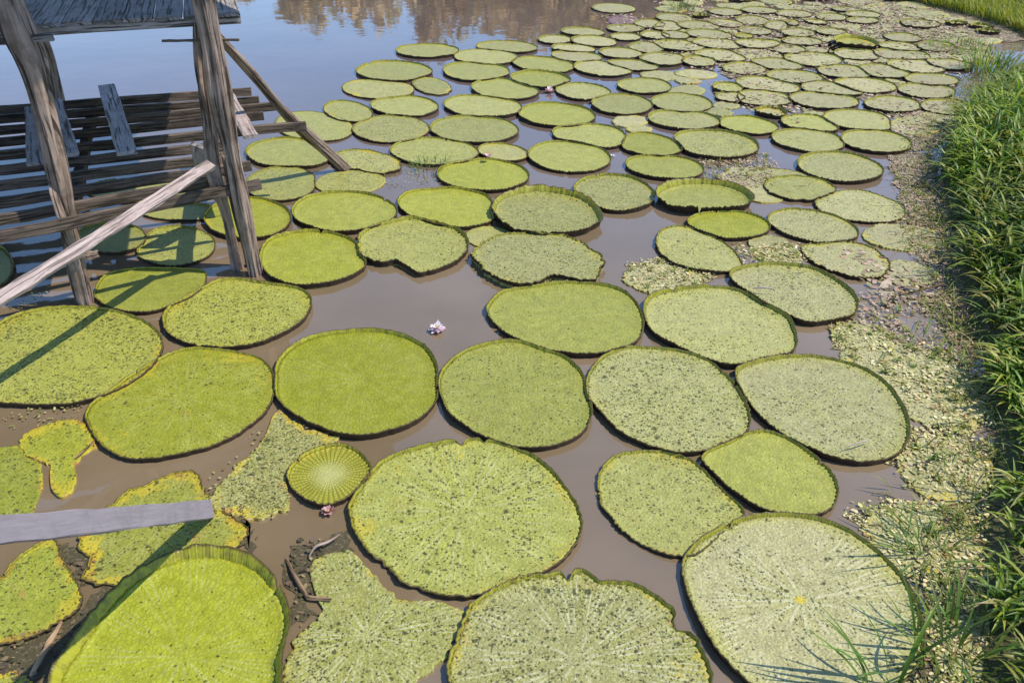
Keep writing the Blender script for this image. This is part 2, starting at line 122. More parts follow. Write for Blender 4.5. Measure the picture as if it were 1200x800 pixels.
[6.705,15.182,[321,332,342,347,344,335,323,315,311,314,321,332,342,347,344,335,323,315,311,313],0.022,[0.45,0.88,0.3,0,0.35,0.15],0.003,[],"",0,"@right near the grassy bank"],
[6.422,14.563,[298,323,333,326,320,317,319,325,334,342,346,341,327,309,298,305,317,325,320,298],0.022,[0.45,0.88,0.3,0,0.35,0.15],0.003,[],"",0,"@right near the grassy bank"],
[7.016,14.565,[301,329,364,389,385,355,321,296,285,286,301,329,364,389,385,355,321,297,285,286],0.022,[0.45,0.88,0.3,0,0.35,0.15],0.003,[],"",0,"@right near the grassy bank"],
[1.247,15.644,[384,367,349,338,335,342,356,374,390,394,385,367,349,338,333,333,345,370,390,394],0.022,[0.45,0.88,0.3,0,0.35,0.15],0.003,[],"",0,"@middle"],
[0.726,15.054,[277,281,287,295,307,318,323,320,309,297,288,284,286,295,307,318,323,320,306,286],0.022,[0.45,0.88,0.3,0,0.35,0.15],0.003,[],"",0,"@middle"],
[1.383,14.931,[380,365,356,357,365,378,392,405,408,396,379,365,350,344,358,380,397,408,408,396],0.022,[0.45,0.88,0.3,0,0.35,0.15],0.003,[],"",0,"@middle"],
[1.004,14.388,[348,329,320,322,335,357,381,397,393,373,348,308,250,214,210,220,250,310,367,373],0.022,[0.45,0.88,0.3,0,0.35,0.15],0.003,[],"",0,"@middle"],
[1.026,13.88,[381,356,337,310,282,286,345,424,447,416,381,354,337,340,354,351,336,365,417,416],0.022,[0.45,0.88,0.3,0,0.35,0.15],0.003,[],"",1,"@middle"],
[1.741,14.1,[342,325,315,318,331,347,366,378,376,361,342,327,319,320,330,347,366,376,371,359],0.022,[0.45,0.88,0.3,0,0.35,0.15],0.003,[],"",0,"@middle"],
[1.378,13.152,[333,259,242,263,333,422,471,486,484,460,429,409,402,410,431,462,492,505,490,432],0.022,[0.45,0.88,0.3,0,0.35,0.15],0.003,[],"",1,"@middle"],
[1.829,13.347,[376,336,310,297,301,320,355,400,417,367,292,246,226,225,254,306,355,400,431,420],0.022,[0.45,0.88,0.3,0,0.35,0.15],0.003,[],"",1,"@middle"],
[2.568,16.275,[221,220,219,255,329,367,370,360,341,342,349,330,322,345,327,257,222,223,223,222],0.022,[0.45,0.88,0.3,0,0.35,0.15],0.003,[],"",0,"@middle"],
[2.03,15.919,[330,325,328,339,339,336,345,350,343,336,332,331,335,341,348,353,353,349,343,336],0.022,[0.45,0.88,0.3,0,0.35,0.15],0.003,[],"",0,"@middle"],
[2.546,15.377,[190,188,188,203,253,314,340,340,334,325,318,314,314,319,328,336,307,238,200,195],0.022,[0.45,0.88,0.3,0,0.35,0.15],0.003,[],"",0,"@middle"],
[1.954,15.244,[258,251,247,249,255,264,272,276,274,267,258,251,248,249,255,264,272,276,274,267],0.022,[0.45,0.88,0.3,0,0.35,0.15],0.003,[],"",0,"@middle"],
[2.78,16.135,[218,231,277,318,357,364,289,217,190,174,169,205,288,361,406,427,409,364,306,249],0.022,[0.45,0.88,0.3,0,0.35,0.15],0.003,[],"",0,"@middle"],
[3.365,16.132,[355,327,327,343,358,366,364,368,381,377,363,352,346,346,342,342,364,391,395,382],0.022,[0.45,0.88,0.3,0,0.35,0.15],0.003,[],"",0,"@right of centre"],
[3.416,15.443,[388,362,341,332,332,341,364,395,414,401,367,348,339,332,332,341,364,395,414,410],0.022,[0.45,0.88,0.3,0,0.35,0.15],0.003,[],"",0,"@right of centre"],
[2.783,15.377,[280,279,290,307,325,339,319,255,198,176,171,170,180,226,300,339,341,329,311,293],0.022,[0.45,0.88,0.3,0,0.35,0.15],0.003,[],"",0,"@middle"],
[3.921,16.346,[284,270,271,280,294,313,329,334,323,305,287,275,270,278,294,313,329,334,323,305],0.022,[0.45,0.88,0.3,0,0.35,0.15],0.003,[],"",0,"@right of centre"],
[4.3,15.712,[291,298,313,333,349,353,341,322,304,293,291,298,307,321,343,353,342,322,304,293],0.022,[0.45,0.88,0.3,0,0.35,0.15],0.003,[],"",0,"@right of centre"],
[4.46,16.571,[300,305,323,351,381,395,383,354,326,307,299,303,319,349,381,391,358,306,287,295],0.022,[0.45,0.88,0.3,0,0.35,0.15],0.003,[],"",0,"@right of centre"],
[3.041,16.798,[344,345,353,367,383,393,392,380,364,351,343,344,349,356,374,391,392,380,364,350],0.022,[0.45,0.88,0.3,0,0.35,0.15],0.003,[],"",0,"@middle"],
[5.621,15.642,[272,274,278,282,285,284,282,278,274,272,271,274,278,282,285,284,282,278,274,271],0.022,[0.45,0.88,0.3,0,0.35,0.15],0.003,[],"",0,"@right near the grassy bank"],
[6.541,17.594,[287,284,277,270,264,262,264,270,277,284,287,284,277,269,248,213,196,214,253,281],0.022,[0.45,0.88,0.3,0,0.35,0.15],0.003,[],"",0,"@right near the grassy bank"],
[6.688,17.108,[330,338,343,342,332,316,306,308,315,322,330,338,329,292,261,272,303,316,317,322],0.022,[0.45,0.88,0.3,0,0.35,0.15],0.003,[],"",0,"@right near the grassy bank"],
[6.012,16.873,[282,295,312,324,325,315,299,284,276,275,282,295,311,324,325,315,299,284,276,275],0.022,[0.45,0.88,0.3,0,0.35,0.15],0.003,[],"",0,"@right near the grassy bank"],
[6.501,16.568,[297,315,329,327,312,296,282,273,273,281,296,315,329,330,316,298,282,273,273,281],0.022,[0.45,0.88,0.3,0,0.35,0.15],0.003,[],"",0,"@right near the grassy bank"],
[4.469,14.387,[328,340,351,359,349,307,250,213,211,250,290,282,271,303,346,354,336,324,321,322],0.022,[0.45,0.88,0.3,0,0.35,0.15],0.003,[],"",0,"@right of centre"],
[4.904,14.929,[336,338,336,329,317,311,315,321,325,331,336,338,336,331,325,321,319,320,325,331],0.022,[0.45,0.88,0.3,0,0.35,0.15],0.003,[],"",0,"@right of centre"],
[4.865,16.131,[210,190,213,273,343,362,338,313,297,296,303,317,339,361,350,299,261,267,289,267],0.022,[0.45,0.88,0.3,0,0.35,0.15],0.003,[],"",0,"@right of centre"],
[5.017,15.576,[293,308,327,345,348,331,310,298,290,287,293,308,328,345,350,340,320,302,290,287],0.022,[0.45,0.88,0.3,0,0.35,0.15],0.003,[],"",0,"@right of centre"],
[3.029,11.655,[149,149,157,175,183,183,201,236,251,250,249,248,248,249,250,232,189,158,151,150],0.022,[0.45,0.88,0.3,0,0.35,0.15],0.003,[],"",0,"@right of centre"],
[5.392,17.188,[346,344,339,335,333,333,334,328,314,318,338,343,339,336,333,332,334,338,343,345],0.022,[0.45,0.88,0.3,0,0.35,0.15],0.003,[],"",0,"@right of centre"],
[4.818,17.514,[351,347,343,340,341,344,348,353,355,355,352,347,343,340,341,344,348,350,351,352],0.022,[0.45,0.88,0.3,0,0.35,0.15],0.003,[],"",0,"@right of centre"],
[4.119,17.349,[319,318,320,325,331,336,337,334,329,323,319,318,320,325,331,336,337,334,329,323],0.022,[0.45,0.88,0.3,0,0.35,0.15],0.003,[],"",0,"@right of centre"],
[1.999,17.744,[422,405,397,399,412,431,452,464,461,443,422,405,397,399,412,431,452,464,460,443],0.01,[0.5,0.9,0.2,0,0.4,0.15],0.003,[],"",0,"isolated brownish pad lying on the tree reflection at the top"],
[2.071,16.696,[286,306,345,402,452,448,393,338,302,285,286,306,345,402,450,442,389,332,296,284],0,[0.3,0.5,0.1,0,0,0.15],0.003,[],"p",0,"purple red sunken leaf at the edge of the tree reflection"],
[2.907,13.58,[259,258,258,270,298,319,314,292,269,256,254,263,280,300,319,325,314,294,275,262],0.03,[0.5,0.8,0.05,0,0.8,0.15],0.003,[],"",0,"small pinkish pad with a crisp yellow rim beside the long far channel"],
[3.92,14.084,[387,368,354,345,340,347,366,385,391,371,337,314,319,337,344,347,362,383,398,400],0,[0.5,0.8,0.4,0,0.8,0.15],0.003,[],"",1,"far rotten pad with a reddish brown patch"],
[3.519,13.172,[316,316,326,343,356,356,345,335,328,326,331,339,350,358,361,356,346,335,328,322],0.015,[0.5,0.8,0.5,0,0.6,0.15],0.012,[],"",0,"far brownish tattered pad with its near edge in black tufts"],
[2.729,12.884,[319,297,272,254,246,247,260,281,306,323,319,297,272,254,245,247,260,281,306,323],0,[0.6,0.9,0.3,0,0.7,0.15],0.003,[],"",0,"thin brown sunken pad in the middle of the lilac flooded patch"],
[3.04,12.093,[209,212,225,246,264,267,256,238,222,212,210,216,230,248,259,258,250,232,214,209],0.03,[0.7,0.5,0.1,0,0.8,0.15],0.003,[],"",0,"small yellow rimmed pad sticking out of brown litter"],
[5.732,14.726,[349,349,358,374,392,405,405,392,374,358,349,349,358,372,385,398,403,392,374,358],0.074,[0.8,0.3,0.05,0,0.5,0.15],0.003,[],"",0,"bright yellow green far pad with a tall dark left side"],
[4.009,15.297,[159,167,177,190,199,197,186,172,162,158,159,167,179,192,200,197,186,172,162,158],0.025,[0.9,0.3,0.1,0,1,0.15],0.003,[],"",0,"tiny tilted orange brown pad in the far field"],
[5.123,16.334,[140,160,199,264,306,253,192,155,129,109,101,105,122,172,232,222,187,156,139,134],0.025,[0.9,0.9,0.9,0,1,0.15],0.003,[],"b",0,"tiny dark brown upturned leaf in the far field"],
[2.765,4.867,[437,432,443,469,503,534,543,523,489,457,437,432,443,468,503,534,543,523,489,457],0,[0.7,0.75,0.7,0.9,0.5,0.15],0.02,[],"u",2,"large collapsed old pad covered in pale litter, right of the pad with a whitish straw"],
[2.598,3.946,[271,298,325,337,322,294,269,253,248,254,271,298,325,336,322,294,269,253,248,254],0,[0.7,0.7,0.8,0.9,0.7,0.15],0.02,[],"u",2,"collapsed litter covered pad against the bank grass, below a larger collapsed one"],
[2.222,3.355,[312,318,315,304,292,283,279,281,289,301,312,318,315,304,292,283,278,281,289,301],0,[0.75,0.65,0.8,0.9,0.7,0.15],0.022,[],"u",2,"broken litter covered pad just above the far right edge of the yellow centred pad"],
[2.636,5.459,[238,231,222,214,210,210,215,224,233,238,238,231,222,214,210,210,215,224,233,239],0,[0.6,0.6,0.8,0.7,0.4,0.15],0.02,[],"u",1,"small greenish broken pad right of the grey pad with a short straw"],
[2.203,2.72,[211,247,285,291,258,220,194,180,179,189,211,248,285,291,258,220,194,180,179,189],0,[0.7,0.6,0.8,0.9,0.8,0.15],0.025,[],"u",2,"rotting pad half under the sprawling grass in the bottom right corner"],
[3.345,6.488,[261,260,254,246,238,234,235,239,247,256,261,260,254,245,238,234,235,239,247,255],0,[0.5,0.9,0.6,0.8,0.6,0.15],0.02,[],"u",1,"sunken pale rotten pad in the shallows beside the half rotted pale pad"],
[1.261,6.365,[324,313,294,277,266,265,272,287,306,321,325,313,294,276,266,265,272,287,306,322],0,[0.6,0.8,0.6,1,0.4,0.15],0.02,[],"u",2,"pale litter covered sunken pad, left of the drooping half sunk pad"],
[8.366,15.615,[181,165,167,179,185,185,188,191,182,165,161,179,200,201],0.047,[0.39,0.69,0.17,0.04,0.39,0.15],0.01,[],"",0,"@right near the grassy bank"],
[5.079,22.525,[385,386,386,391,383,354,334,356,404,422,390,347,339,364],0,[0.51,0.62,0.29,0.15,0.41,0.15],0.01,[],"",0,"@right of centre"],
[5.703,22.444,[177,167,147,141,151,161,163,162,163,161,151,141,147,167],0,[0.55,0.73,0.3,0.15,0.84,0.15],0.01,[],"",0,"@right of centre"],
[7.307,13.967,[375,383,380,383,382,360,333,339,382,416,400,354,330,348],0,[0.49,0.84,0.22,0.43,0.59,0.15],0.01,[],"",0,"@right near the grassy bank"],
[6.416,21.802,[325,284,269,294,325,331,316,307,304,296,286,294,325,345],0,[0.59,0.78,0.15,0.25,0.84,0.15],0.01,[],"",0,"@right of centre"],
[3.647,21.761,[200,209,212,215,224,230,217,194,188,210,235,236,215,198],0.034,[0.45,0.84,0.29,0.24,0.47,0.15],0.01,[],"",0,"@middle"],
[7.459,16.307,[372,382,379,380,381,361,333,335,376,413,401,356,329,344],0.028,[0.59,0.84,0.48,0.11,0.5,0.15],0.01,[],"",0,"@right near the grassy bank"],
[7.099,18.434,[413,409,461,508,502,464,441,445,449,447,462,496,507,467],0,[0.56,0.83,0.49,0.31,0.87,0.15],0.01,[],"",0,"@right near the grassy bank"],
[3.521,20.237,[252,270,284,271,239,224,245,276,284,267,249,247,250,248],0,[0.33,0.94,0.29,0.25,0.63,0.15],0.01,[],"",0,"@middle"],
[5.36,21.586,[421,400,441,496,505,470,439,438,445,444,452,482,503,477],0,[0.38,0.71,0.15,0.22,0.8,0.15],0.01,[],"",0,"@right of centre"],
[7.136,20.713,[499,540,530,499,486,485,474,468,495,541,549,497,440,443],0,[0.45,0.74,0.38,0.51,0.53,0.15],0.01,[],"",0,"@right near the grassy bank"],
[6.311,18.952,[413,426,424,390,357,368,419,453,432,386,367,384,403,408],0.044,[0.34,0.55,0.32,0.06,0.71,0.15],0.01,[],"",0,"@right of centre"],
[4.562,20.99,[195,205,209,211,219,226,217,195,184,201,228,235,216,197],0,[0.48,0.75,0.48,0.03,0.52,0.15],0.01,[],"",0,"@right of centre"],
[6.608,15.964,[220,223,225,236,245,235,209,197,216,245,252,233,214,212],0,[0.38,0.85,0.31,0.14,0.38,0.15],0.01,[],"",0,"@right near the grassy bank"],
[5.239,20.251,[251,268,283,272,240,224,242,274,284,267,249,246,249,248],0,[0.56,0.75,0.28,0.28,0.53,0.15],0.01,[],"",0,"@right of centre"],
[6.339,17.973,[183,165,149,151,164,170,170,170,172,165,151,148,163,182],0,[0.58,0.81,0.24,0.18,0.56,0.15],0.01,[],"",0,"@right near the grassy bank"],
[7.916,17.281,[458,406,386,425,480,490,453,419,418,430,434,440,464,482],0,[0.38,0.71,0.22,0.02,0.33,0.15],0.01,[],"",0,"@right near the grassy bank"],
[5.603,16.435,[191,200,206,208,213,221,217,196,181,193,220,232,217,196],0.029,[0.43,0.88,0.19,0.19,0.37,0.15],0.01,[],"",0,"@right of centre"],
[3.682,18.371,[211,217,218,225,236,235,213,193,200,228,246,235,213,204],0,[0.53,0.86,0.25,0.49,0.79,0.15],0.01,[],"",0,"@right of centre"],
[6.342,20.366,[183,165,149,152,164,170,170,171,172,165,151,148,164,183],0.043,[0.44,0.74,0.31,0.12,0.35,0.15],0.01,[],"",0,"@right of centre"],
[5.544,17.939,[330,298,264,266,298,322,317,300,294,292,283,278,296,325],0,[0.41,0.79,0.37,0.17,0.61,0.15],0.01,[],"",0,"@right of centre"],
[4.214,20.857,[182,165,148,148,160,168,168,168,170,164,151,145,158,178],0,[0.38,0.73,0.25,0.03,0.61,0.15],0.01,[],"",0,"@right of centre"],
[7.239,19.306,[307,311,281,249,252,284,307,301,283,274,274,270,267,282],0,[0.57,0.69,0.15,0.42,0.57,0.15],0.01,[],"",0,"@right near the grassy bank"],
[3.502,21.156,[340,367,372,366,366,363,342,321,334,376,401,378,333,317],0.036,[0.47,0.63,0.11,0.29,0.65,0.15],0.01,[],"",0,"@middle"],
[7.123,17.334,[236,240,255,266,253,224,212,233,263,269,249,232,231,236],0,[0.6,0.63,0.13,0.06,0.5,0.15],0.01,[],"",0,"@right near the grassy bank"],
[7.433,14.948,[184,164,151,156,168,173,172,174,175,166,152,151,169,187],0,[0.44,0.71,0.11,0.46,0.57,0.15],0.01,[],"",0,"@right near the grassy bank"],
[4.741,18.663,[289,305,289,254,239,262,294,300,283,268,266,266,261,267],0.034,[0.56,0.57,0.19,0.16,0.47,0.15],0.01,[],"",0,"@right of centre"],
[6.481,19.736,[330,297,264,268,301,323,317,301,295,292,283,279,299,327],0,[0.51,0.85,0.14,0.07,0.72,0.15],0.01,[],"",0,"@right of centre"],
[4.002,19.236,[299,322,352,358,349,345,343,327,309,319,357,382,361,317],0.043,[0.44,0.64,0.12,0.45,0.75,0.15],0.01,[],"",0,"@right of centre"],
[5.63,19.407,[234,236,248,261,254,226,209,224,255,267,251,231,227,232],0.039,[0.47,0.93,0.5,0.01,0.31,0.15],0.01,[],"",0,"@right of centre"],
[5.866,20.071,[184,165,150,153,165,171,170,171,173,165,152,149,165,184],0.025,[0.46,0.63,0.39,0.5,0.47,0.15],0.01,[],"",0,"@right of centre"],
[8.017,15.085,[323,308,270,253,275,307,315,300,286,284,281,273,279,304],0,[0.52,0.85,0.35,0.43,0.59,0.15],0.01,[],"",0,"@right near the grassy bank"],
[4.785,19.142,[271,292,292,262,235,241,274,294,285,265,257,259,257,256],0,[0.57,0.85,0.23,0.3,0.35,0.15],0.01,[],"",0,"@right of centre"],
[7.325,16.866,[181,166,169,180,185,186,189,192,182,165,162,180,202,201],0,[0.45,0.75,0.14,0.29,0.38,0.15],0.01,[],"",0,"@right near the grassy bank"],
[4.462,21.566,[443,396,403,458,498,484,443,423,431,438,439,455,483,486],0,[0.31,0.9,0.13,0.2,0.31,0.15],0.01,[],"",0,"@right of centre"],
[6.191,15.745,[190,198,205,207,212,220,217,197,181,191,218,231,218,196],0,[0.32,0.94,0.48,0.6,0.63,0.15],0.01,[],"",0,"@right near the grassy bank"],
[7.905,18.679,[220,223,226,237,246,235,209,198,217,246,252,233,214,213],0.044,[0.44,0.75,0.48,0.36,0.63,0.15],0.01,[],"",0,"@right near the grassy bank"],
[5.464,10.776,[209,215,217,222,233,234,214,193,197,224,244,236,213,203],0,[0.6,0.86,0.39,0.38,0.56,0.15],0.01,[],"",0,"@right near the grassy bank"],
[3.323,18.901,[317,280,279,311,335,332,318,312,309,297,289,308,341,349],0.035,[0.57,0.9,0.41,0.43,0.74,0.15],0.01,[],"",0,"@middle"],
[7.572,17.921,[246,259,277,273,244,221,232,264,281,268,248,241,245,245],0,[0.5,0.76,0.38,0.24,0.72,0.15],0.01,[],"",0,"@right near the grassy bank"],
[4.559,20.443,[324,307,269,254,276,309,316,300,287,285,281,273,280,306],0,[0.38,0.95,0.29,0.21,0.87,0.15],0.01,[],"",0,"@right of centre"],
[6.161,21.209,[288,304,289,254,239,261,293,300,283,268,266,266,261,266],0,[0.58,0.87,0.31,0.59,0.54,0.15],0.01,[],"",0,"@right of centre"],
[4.017,21.137,[170,166,148,136,141,154,159,157,157,157,150,138,139,155],0,[0.47,0.63,0.45,0.38,0.37,0.15],0.01,[],"",0,"@right of centre"],
[7.287,15.567,[237,241,256,267,253,223,213,235,264,269,249,232,232,237],0,[0.49,0.56,0.27,0.15,0.42,0.15],0.01,[],"",0,"@right near the grassy bank"],
[4.975,16.88,[184,165,150,153,166,171,171,172,173,165,152,149,166,185],0,[0.57,0.8,0.38,0.44,0.83,0.15],0.01,[],"",0,"@right of centre"],
[8.034,15.745,[183,164,161,172,180,181,182,186,181,166,156,168,191,199],0,[0.6,0.73,0.17,0.07,0.84,0.15],0.01,[],"",0,"@right near the grassy bank"],
[3.351,10.929,[180,174,184,192,193,196,202,198,181,168,178,203,214,201],0.045,[0.4,0.79,0.14,0.26,0.86,0.15],0.01,[],"",0,"@right of centre"],
[6.522,22.318,[308,311,281,249,253,285,308,301,283,275,275,270,267,283],0,[0.57,0.93,0.15,0.3,0.66,0.15],0.01,[],"",0,"@right of centre"],
[2.201,12.809,[328,304,266,258,286,315,316,300,289,288,282,275,286,314],0,[0.52,0.84,0.42,0.32,0.41,0.15],0.01,[],"",0,"@middle"],
[8.354,16.85,[171,167,148,136,142,154,159,157,157,157,150,139,139,156],0,[0.41,0.9,0.3,0.2,0.87,0.15],0.01,[],"",0,"@right near the grassy bank"],
[7.693,14.557,[178,167,147,141,151,162,163,162,163,161,151,141,147,167],0,[0.39,0.83,0.26,0.02,0.4,0.15],0.01,[],"",0,"@right near the grassy bank"],
[6.031,17.354,[180,168,174,185,188,189,194,195,182,166,167,189,207,202],0,[0.57,0.83,0.19,0.07,0.4,0.15],0.01,[],"",0,"@right near the grassy bank"],
[5.385,18.445,[322,309,271,252,271,305,315,300,286,283,280,272,277,301],0,[0.41,0.62,0.18,0.24,0.79,0.15],0.01,[],"",0,"@right of centre"],
[4.22,20.026,[222,224,227,239,248,235,208,199,221,249,252,232,215,215],0.046,[0.55,0.81,0.49,0.16,0.87,0.15],0.01,[],"",0,"@right of centre"],
[3.581,17.665,[183,187,197,200,202,209,212,199,179,177,199,221,219,197],0,[0.58,0.87,0.36,0.29,0.46,0.15],0.01,[],"",0,"@right of centre"],
[4.383,18.02,[322,309,271,252,271,304,315,300,285,283,280,272,277,301],0,[0.43,0.7,0.47,0.22,0.39,0.15],0.01,[],"",0,"@right of centre"],
[6.972,22.067,[273,294,292,261,235,244,276,295,285,265,259,260,258,257],0,[0.36,0.68,0.32,0.2,0.33,0.15],0.01,[],"",0,"@right of centre"],
[6.907,16.225,[184,164,151,155,167,172,172,173,174,166,152,151,169,187],0,[0.46,0.59,0.14,0.17,0.34,0.15],0.01,[],"",0,"@right near the grassy bank"],
[4.509,22.376,[200,209,212,215,224,229,217,194,187,209,234,236,215,198],0,[0.34,0.87,0.12,0.29,0.66,0.15],0.01,[],"",0,"@right of centre"],
[3.809,20.557,[198,207,211,213,221,228,217,194,186,205,232,235,215,198],0,[0.36,0.78,0.47,0.05,0.47,0.15],0.01,[],"",0,"@middle"],
[2.685,11.023,[180,168,174,185,188,189,194,195,182,166,167,188,207,202],0,[0.47,0.68,0.4,0.01,0.32,0.15],0.01,[],"",0,"@right of centre"],
[7.781,15.544,[182,165,167,178,184,184,187,190,182,165,160,177,199,201],0,[0.38,0.79,0.33,0.11,0.5,0.15],0.01,[],"",0,"@right near the grassy bank"],
[5.391,13.571,[200,209,212,214,223,229,217,194,187,208,234,236,215,198],0,[0.53,0.79,0.13,0.57,0.35,0.15],0.01,[],"",0,"@right near the grassy bank"],
[8.106,16.297,[184,165,150,153,165,171,170,171,173,165,152,149,165,184],0.044,[0.48,0.58,0.31,0.28,0.86,0.15],0.01,[],"",0,"@right near the grassy bank"],
[4.968,19.716,[183,163,159,170,179,180,181,184,181,166,155,165,188,198],0,[0.44,0.94,0.39,0.56,0.34,0.15],0.01,[],"",0,"@right of centre"],
[4.012,22.52,[310,311,279,249,255,288,309,301,283,276,276,270,268,285],0,[0.31,0.62,0.31,0.03,0.37,0.15],0.01,[],"",0,"@middle"],
[5.602,16.769,[184,164,152,159,171,175,174,176,177,166,152,154,174,190],0,[0.39,0.61,0.12,0.19,0.51,0.15],0.01,[],"",0,"@right of centre"],
[3.342,19.393,[242,252,269,272,248,221,223,253,276,269,248,237,240,242],0,[0.4,0.73,0.4,0.06,0.69,0.15],0.01,[],"",0,"@middle"],
[5.296,20.871,[184,165,150,153,165,171,170,171,173,165,152,149,165,184],0.023,[0.39,0.64,0.36,0.27,0.59,0.15],0.01,[],"",0,"@right of centre"],
[8.057,18.122,[296,312,344,356,348,342,340,328,309,311,345,376,365,322],0,[0.56,0.8,0.48,0.57,0.69,0.15],0.01,[],"",0,"@right near the grassy bank"],
[1.489,10.643,[233,235,246,260,254,227,208,221,252,266,251,230,225,231],0,[0.55,0.88,0.27,0.3,0.71,0.15],0.01,[],"",0,"@middle"],
[2.546,12.521,[184,163,154,162,173,176,175,178,178,166,153,156,177,192],0,[0.5,0.82,0.37,0.34,0.71,0.15],0.01,[],"",0,"@right of centre"],
[3.125,17.72,[320,281,274,304,331,331,317,310,307,297,287,302,335,348],0,[0.53,0.73,0.3,0.1,0.76,0.15],0.01,[],"",0,"@middle"],
[5.346,19.634,[183,165,149,152,164,170,170,171,172,165,151,148,164,183],0,[0.57,0.73,0.39,0.14,0.58,0.15],0.01,[],"",0,"@right of centre"],
[5.794,18.787,[187,194,203,205,208,216,215,198,180,186,212,229,218,196],0,[0.46,0.76,0.36,0.16,0.68,0.15],0.01,[],"",0,"@right of centre"],
[4.855,18.225,[242,251,268,272,248,221,222,252,275,269,248,237,240,242],0,[0.59,0.64,0.48,0.02,0.55,0.15],0.01,[],"",0,"@right of centre"],
[7.607,18.944,[225,226,231,244,250,233,207,203,228,254,253,231,216,219],0,[0.31,0.55,0.32,0.21,0.7,0.15],0.01,[],"",0,"@right near the grassy bank"],
[7.171,19.733,[187,195,203,205,209,217,216,198,180,186,212,229,218,196],0,[0.32,0.85,0.43,0.58,0.47,0.15],0.01,[],"",0,"@right near the grassy bank"],
[5.738,20.729,[296,292,323,347,346,335,331,327,310,300,319,356,368,336],0,[0.52,0.83,0.26,0.16,0.41,0.15],0.01,[],"",0,"@right of centre"],
[3.486,20.666,[168,166,148,135,139,152,157,156,155,155,149,138,137,152],0,[0.46,0.6,0.27,0.26,0.65,0.15],0.01,[],"",0,"@middle"],
[6.622,20.261,[184,164,151,156,168,173,172,174,175,166,152,151,170,188],0,[0.56,0.6,0.2,0.6,0.76,0.15],0.01,[],"",0,"@right of centre"],
[2.999,15.071,[177,167,147,141,151,161,163,162,163,161,151,141,147,167],0,[0.57,0.66,0.42,0.21,0.55,0.15],0.01,[],"",0,"@right of centre"],
[5.822,13.677,[176,167,147,139,148,159,162,160,161,160,150,140,145,163],0,[0.56,0.72,0.2,0.21,0.82,0.15],0.01,[],"",0,"@right near the grassy bank"],
[4.457,15.097,[183,165,149,150,162,169,169,169,171,165,151,146,161,180],0,[0.47,0.62,0.41,0.05,0.88,0.15],0.01,[],"",0,"@right of centre"],
[3.582,16.939,[169,166,148,135,140,152,158,156,156,156,149,138,137,153],0.049,[0.51,0.77,0.36,0.14,0.37,0.15],0.01,[],"",0,"@right of centre"],
[6.078,18.247,[180,168,174,185,188,189,194,195,182,166,167,188,207,202],0,[0.32,0.81,0.44,0.01,0.62,0.15],0.01,[],"",0,"@right of centre"],
[1.563,10.304,[172,167,147,137,144,156,160,158,158,158,150,139,141,158],0,[0.55,0.72,0.16,0.49,0.68,0.15],0.01,[],"",0,"@middle"],
[5.072,20.713,[167,166,148,134,138,151,157,155,155,155,149,138,136,151],0,[0.54,0.85,0.22,0.0,0.67,0.15],0.01,[],"",0,"@right of centre"],
[7.068,16.644,[182,185,196,200,201,208,211,199,179,176,197,220,219,198],0,[0.36,0.57,0.46,0.02,0.53,0.15],0.01,[],"",0,"@right near the grassy bank"],
[6.779,14.019,[237,241,256,266,253,223,212,234,264,269,249,232,231,236],0,[0.4,0.89,0.49,0.11,0.58,0.15],0.01,[],"",0,"@right near the grassy bank"],
[5.994,21.733,[182,164,163,175,182,182,184,188,182,166,158,172,195,200],0,[0.53,0.63,0.2,0.44,0.57,0.15],0.01,[],"",0,"@right of centre"],
[7.719,19.343,[196,205,210,211,219,226,217,195,184,202,229,235,216,197],0,[0.42,0.92,0.2,0.22,0.33,0.15],0.01,[],"",0,"@right near the grassy bank"],
[6.173,15.224,[310,311,279,249,255,288,309,301,283,276,276,270,268,285],0,[0.53,0.74,0.15,0.43,0.43,0.15],0.01,[],"",0,"@right near the grassy bank"],
[5.334,15.156,[182,185,195,200,201,208,211,199,179,176,197,220,219,198],0,[0.59,0.91,0.31,0.44,0.85,0.15],0.01,[],"",0,"@right near the grassy bank"],
[2.841,11.3,[182,165,148,149,161,168,168,168,170,165,151,146,159,179],0,[0.34,0.78,0.26,0.27,0.37,0.15],0.01,[],"",0,"@right of centre"],
[2.831,13.979,[181,166,148,147,158,167,167,167,168,164,151,144,156,176],0,[0.41,0.7,0.27,0.05,0.62,0.15],0.01,[],"",0,"@right of centre"],
[4.277,18.666,[180,168,175,186,189,190,195,195,182,166,168,190,208,202],0,[0.48,0.6,0.5,0.47,0.52,0.15],0.01,[],"",0,"@right of centre"],
[3.828,18.807,[184,164,152,158,170,174,173,176,176,166,152,153,173,190],0,[0.53,0.65,0.34,0.54,0.37,0.15],0.01,[],"",0,"@right of centre"],
[5.017,20.987,[173,167,147,137,144,156,160,158,159,158,150,139,141,158],0,[0.6,0.58,0.24,0.04,0.44,0.15],0.01,[],"",0,"@right of centre"],
[7.571,15.793,[181,166,148,146,158,166,167,166,168,164,151,144,155,176],0,[0.52,0.76,0.14,0.37,0.63,0.15],0.01,[],"",0,"@right near the grassy bank"],
[6.053,16.16,[266,288,291,265,235,237,268,292,285,265,255,257,256,254],0,[0.44,0.68,0.37,0.14,0.45,0.15],0.01,[],"",0,"@right near the grassy bank"],
[7.089,17.806,[257,276,288,270,237,228,253,282,285,266,251,251,252,250],0,[0.35,0.74,0.19,0.35,0.85,0.15],0.01,[],"",0,"@right near the grassy bank"],
[4.967,14.411,[180,172,181,190,192,194,200,198,181,167,175,199,213,201],0,[0.55,0.9,0.31,0.27,0.5,0.15],0.01,[],"",0,"@right of centre"],
[2.451,12.02,[254,273,286,271,238,226,249,279,285,266,250,249,251,249],0,[0.31,0.66,0.19,0.14,0.69,0.15],0.01,[],"",0,"@right of centre"],
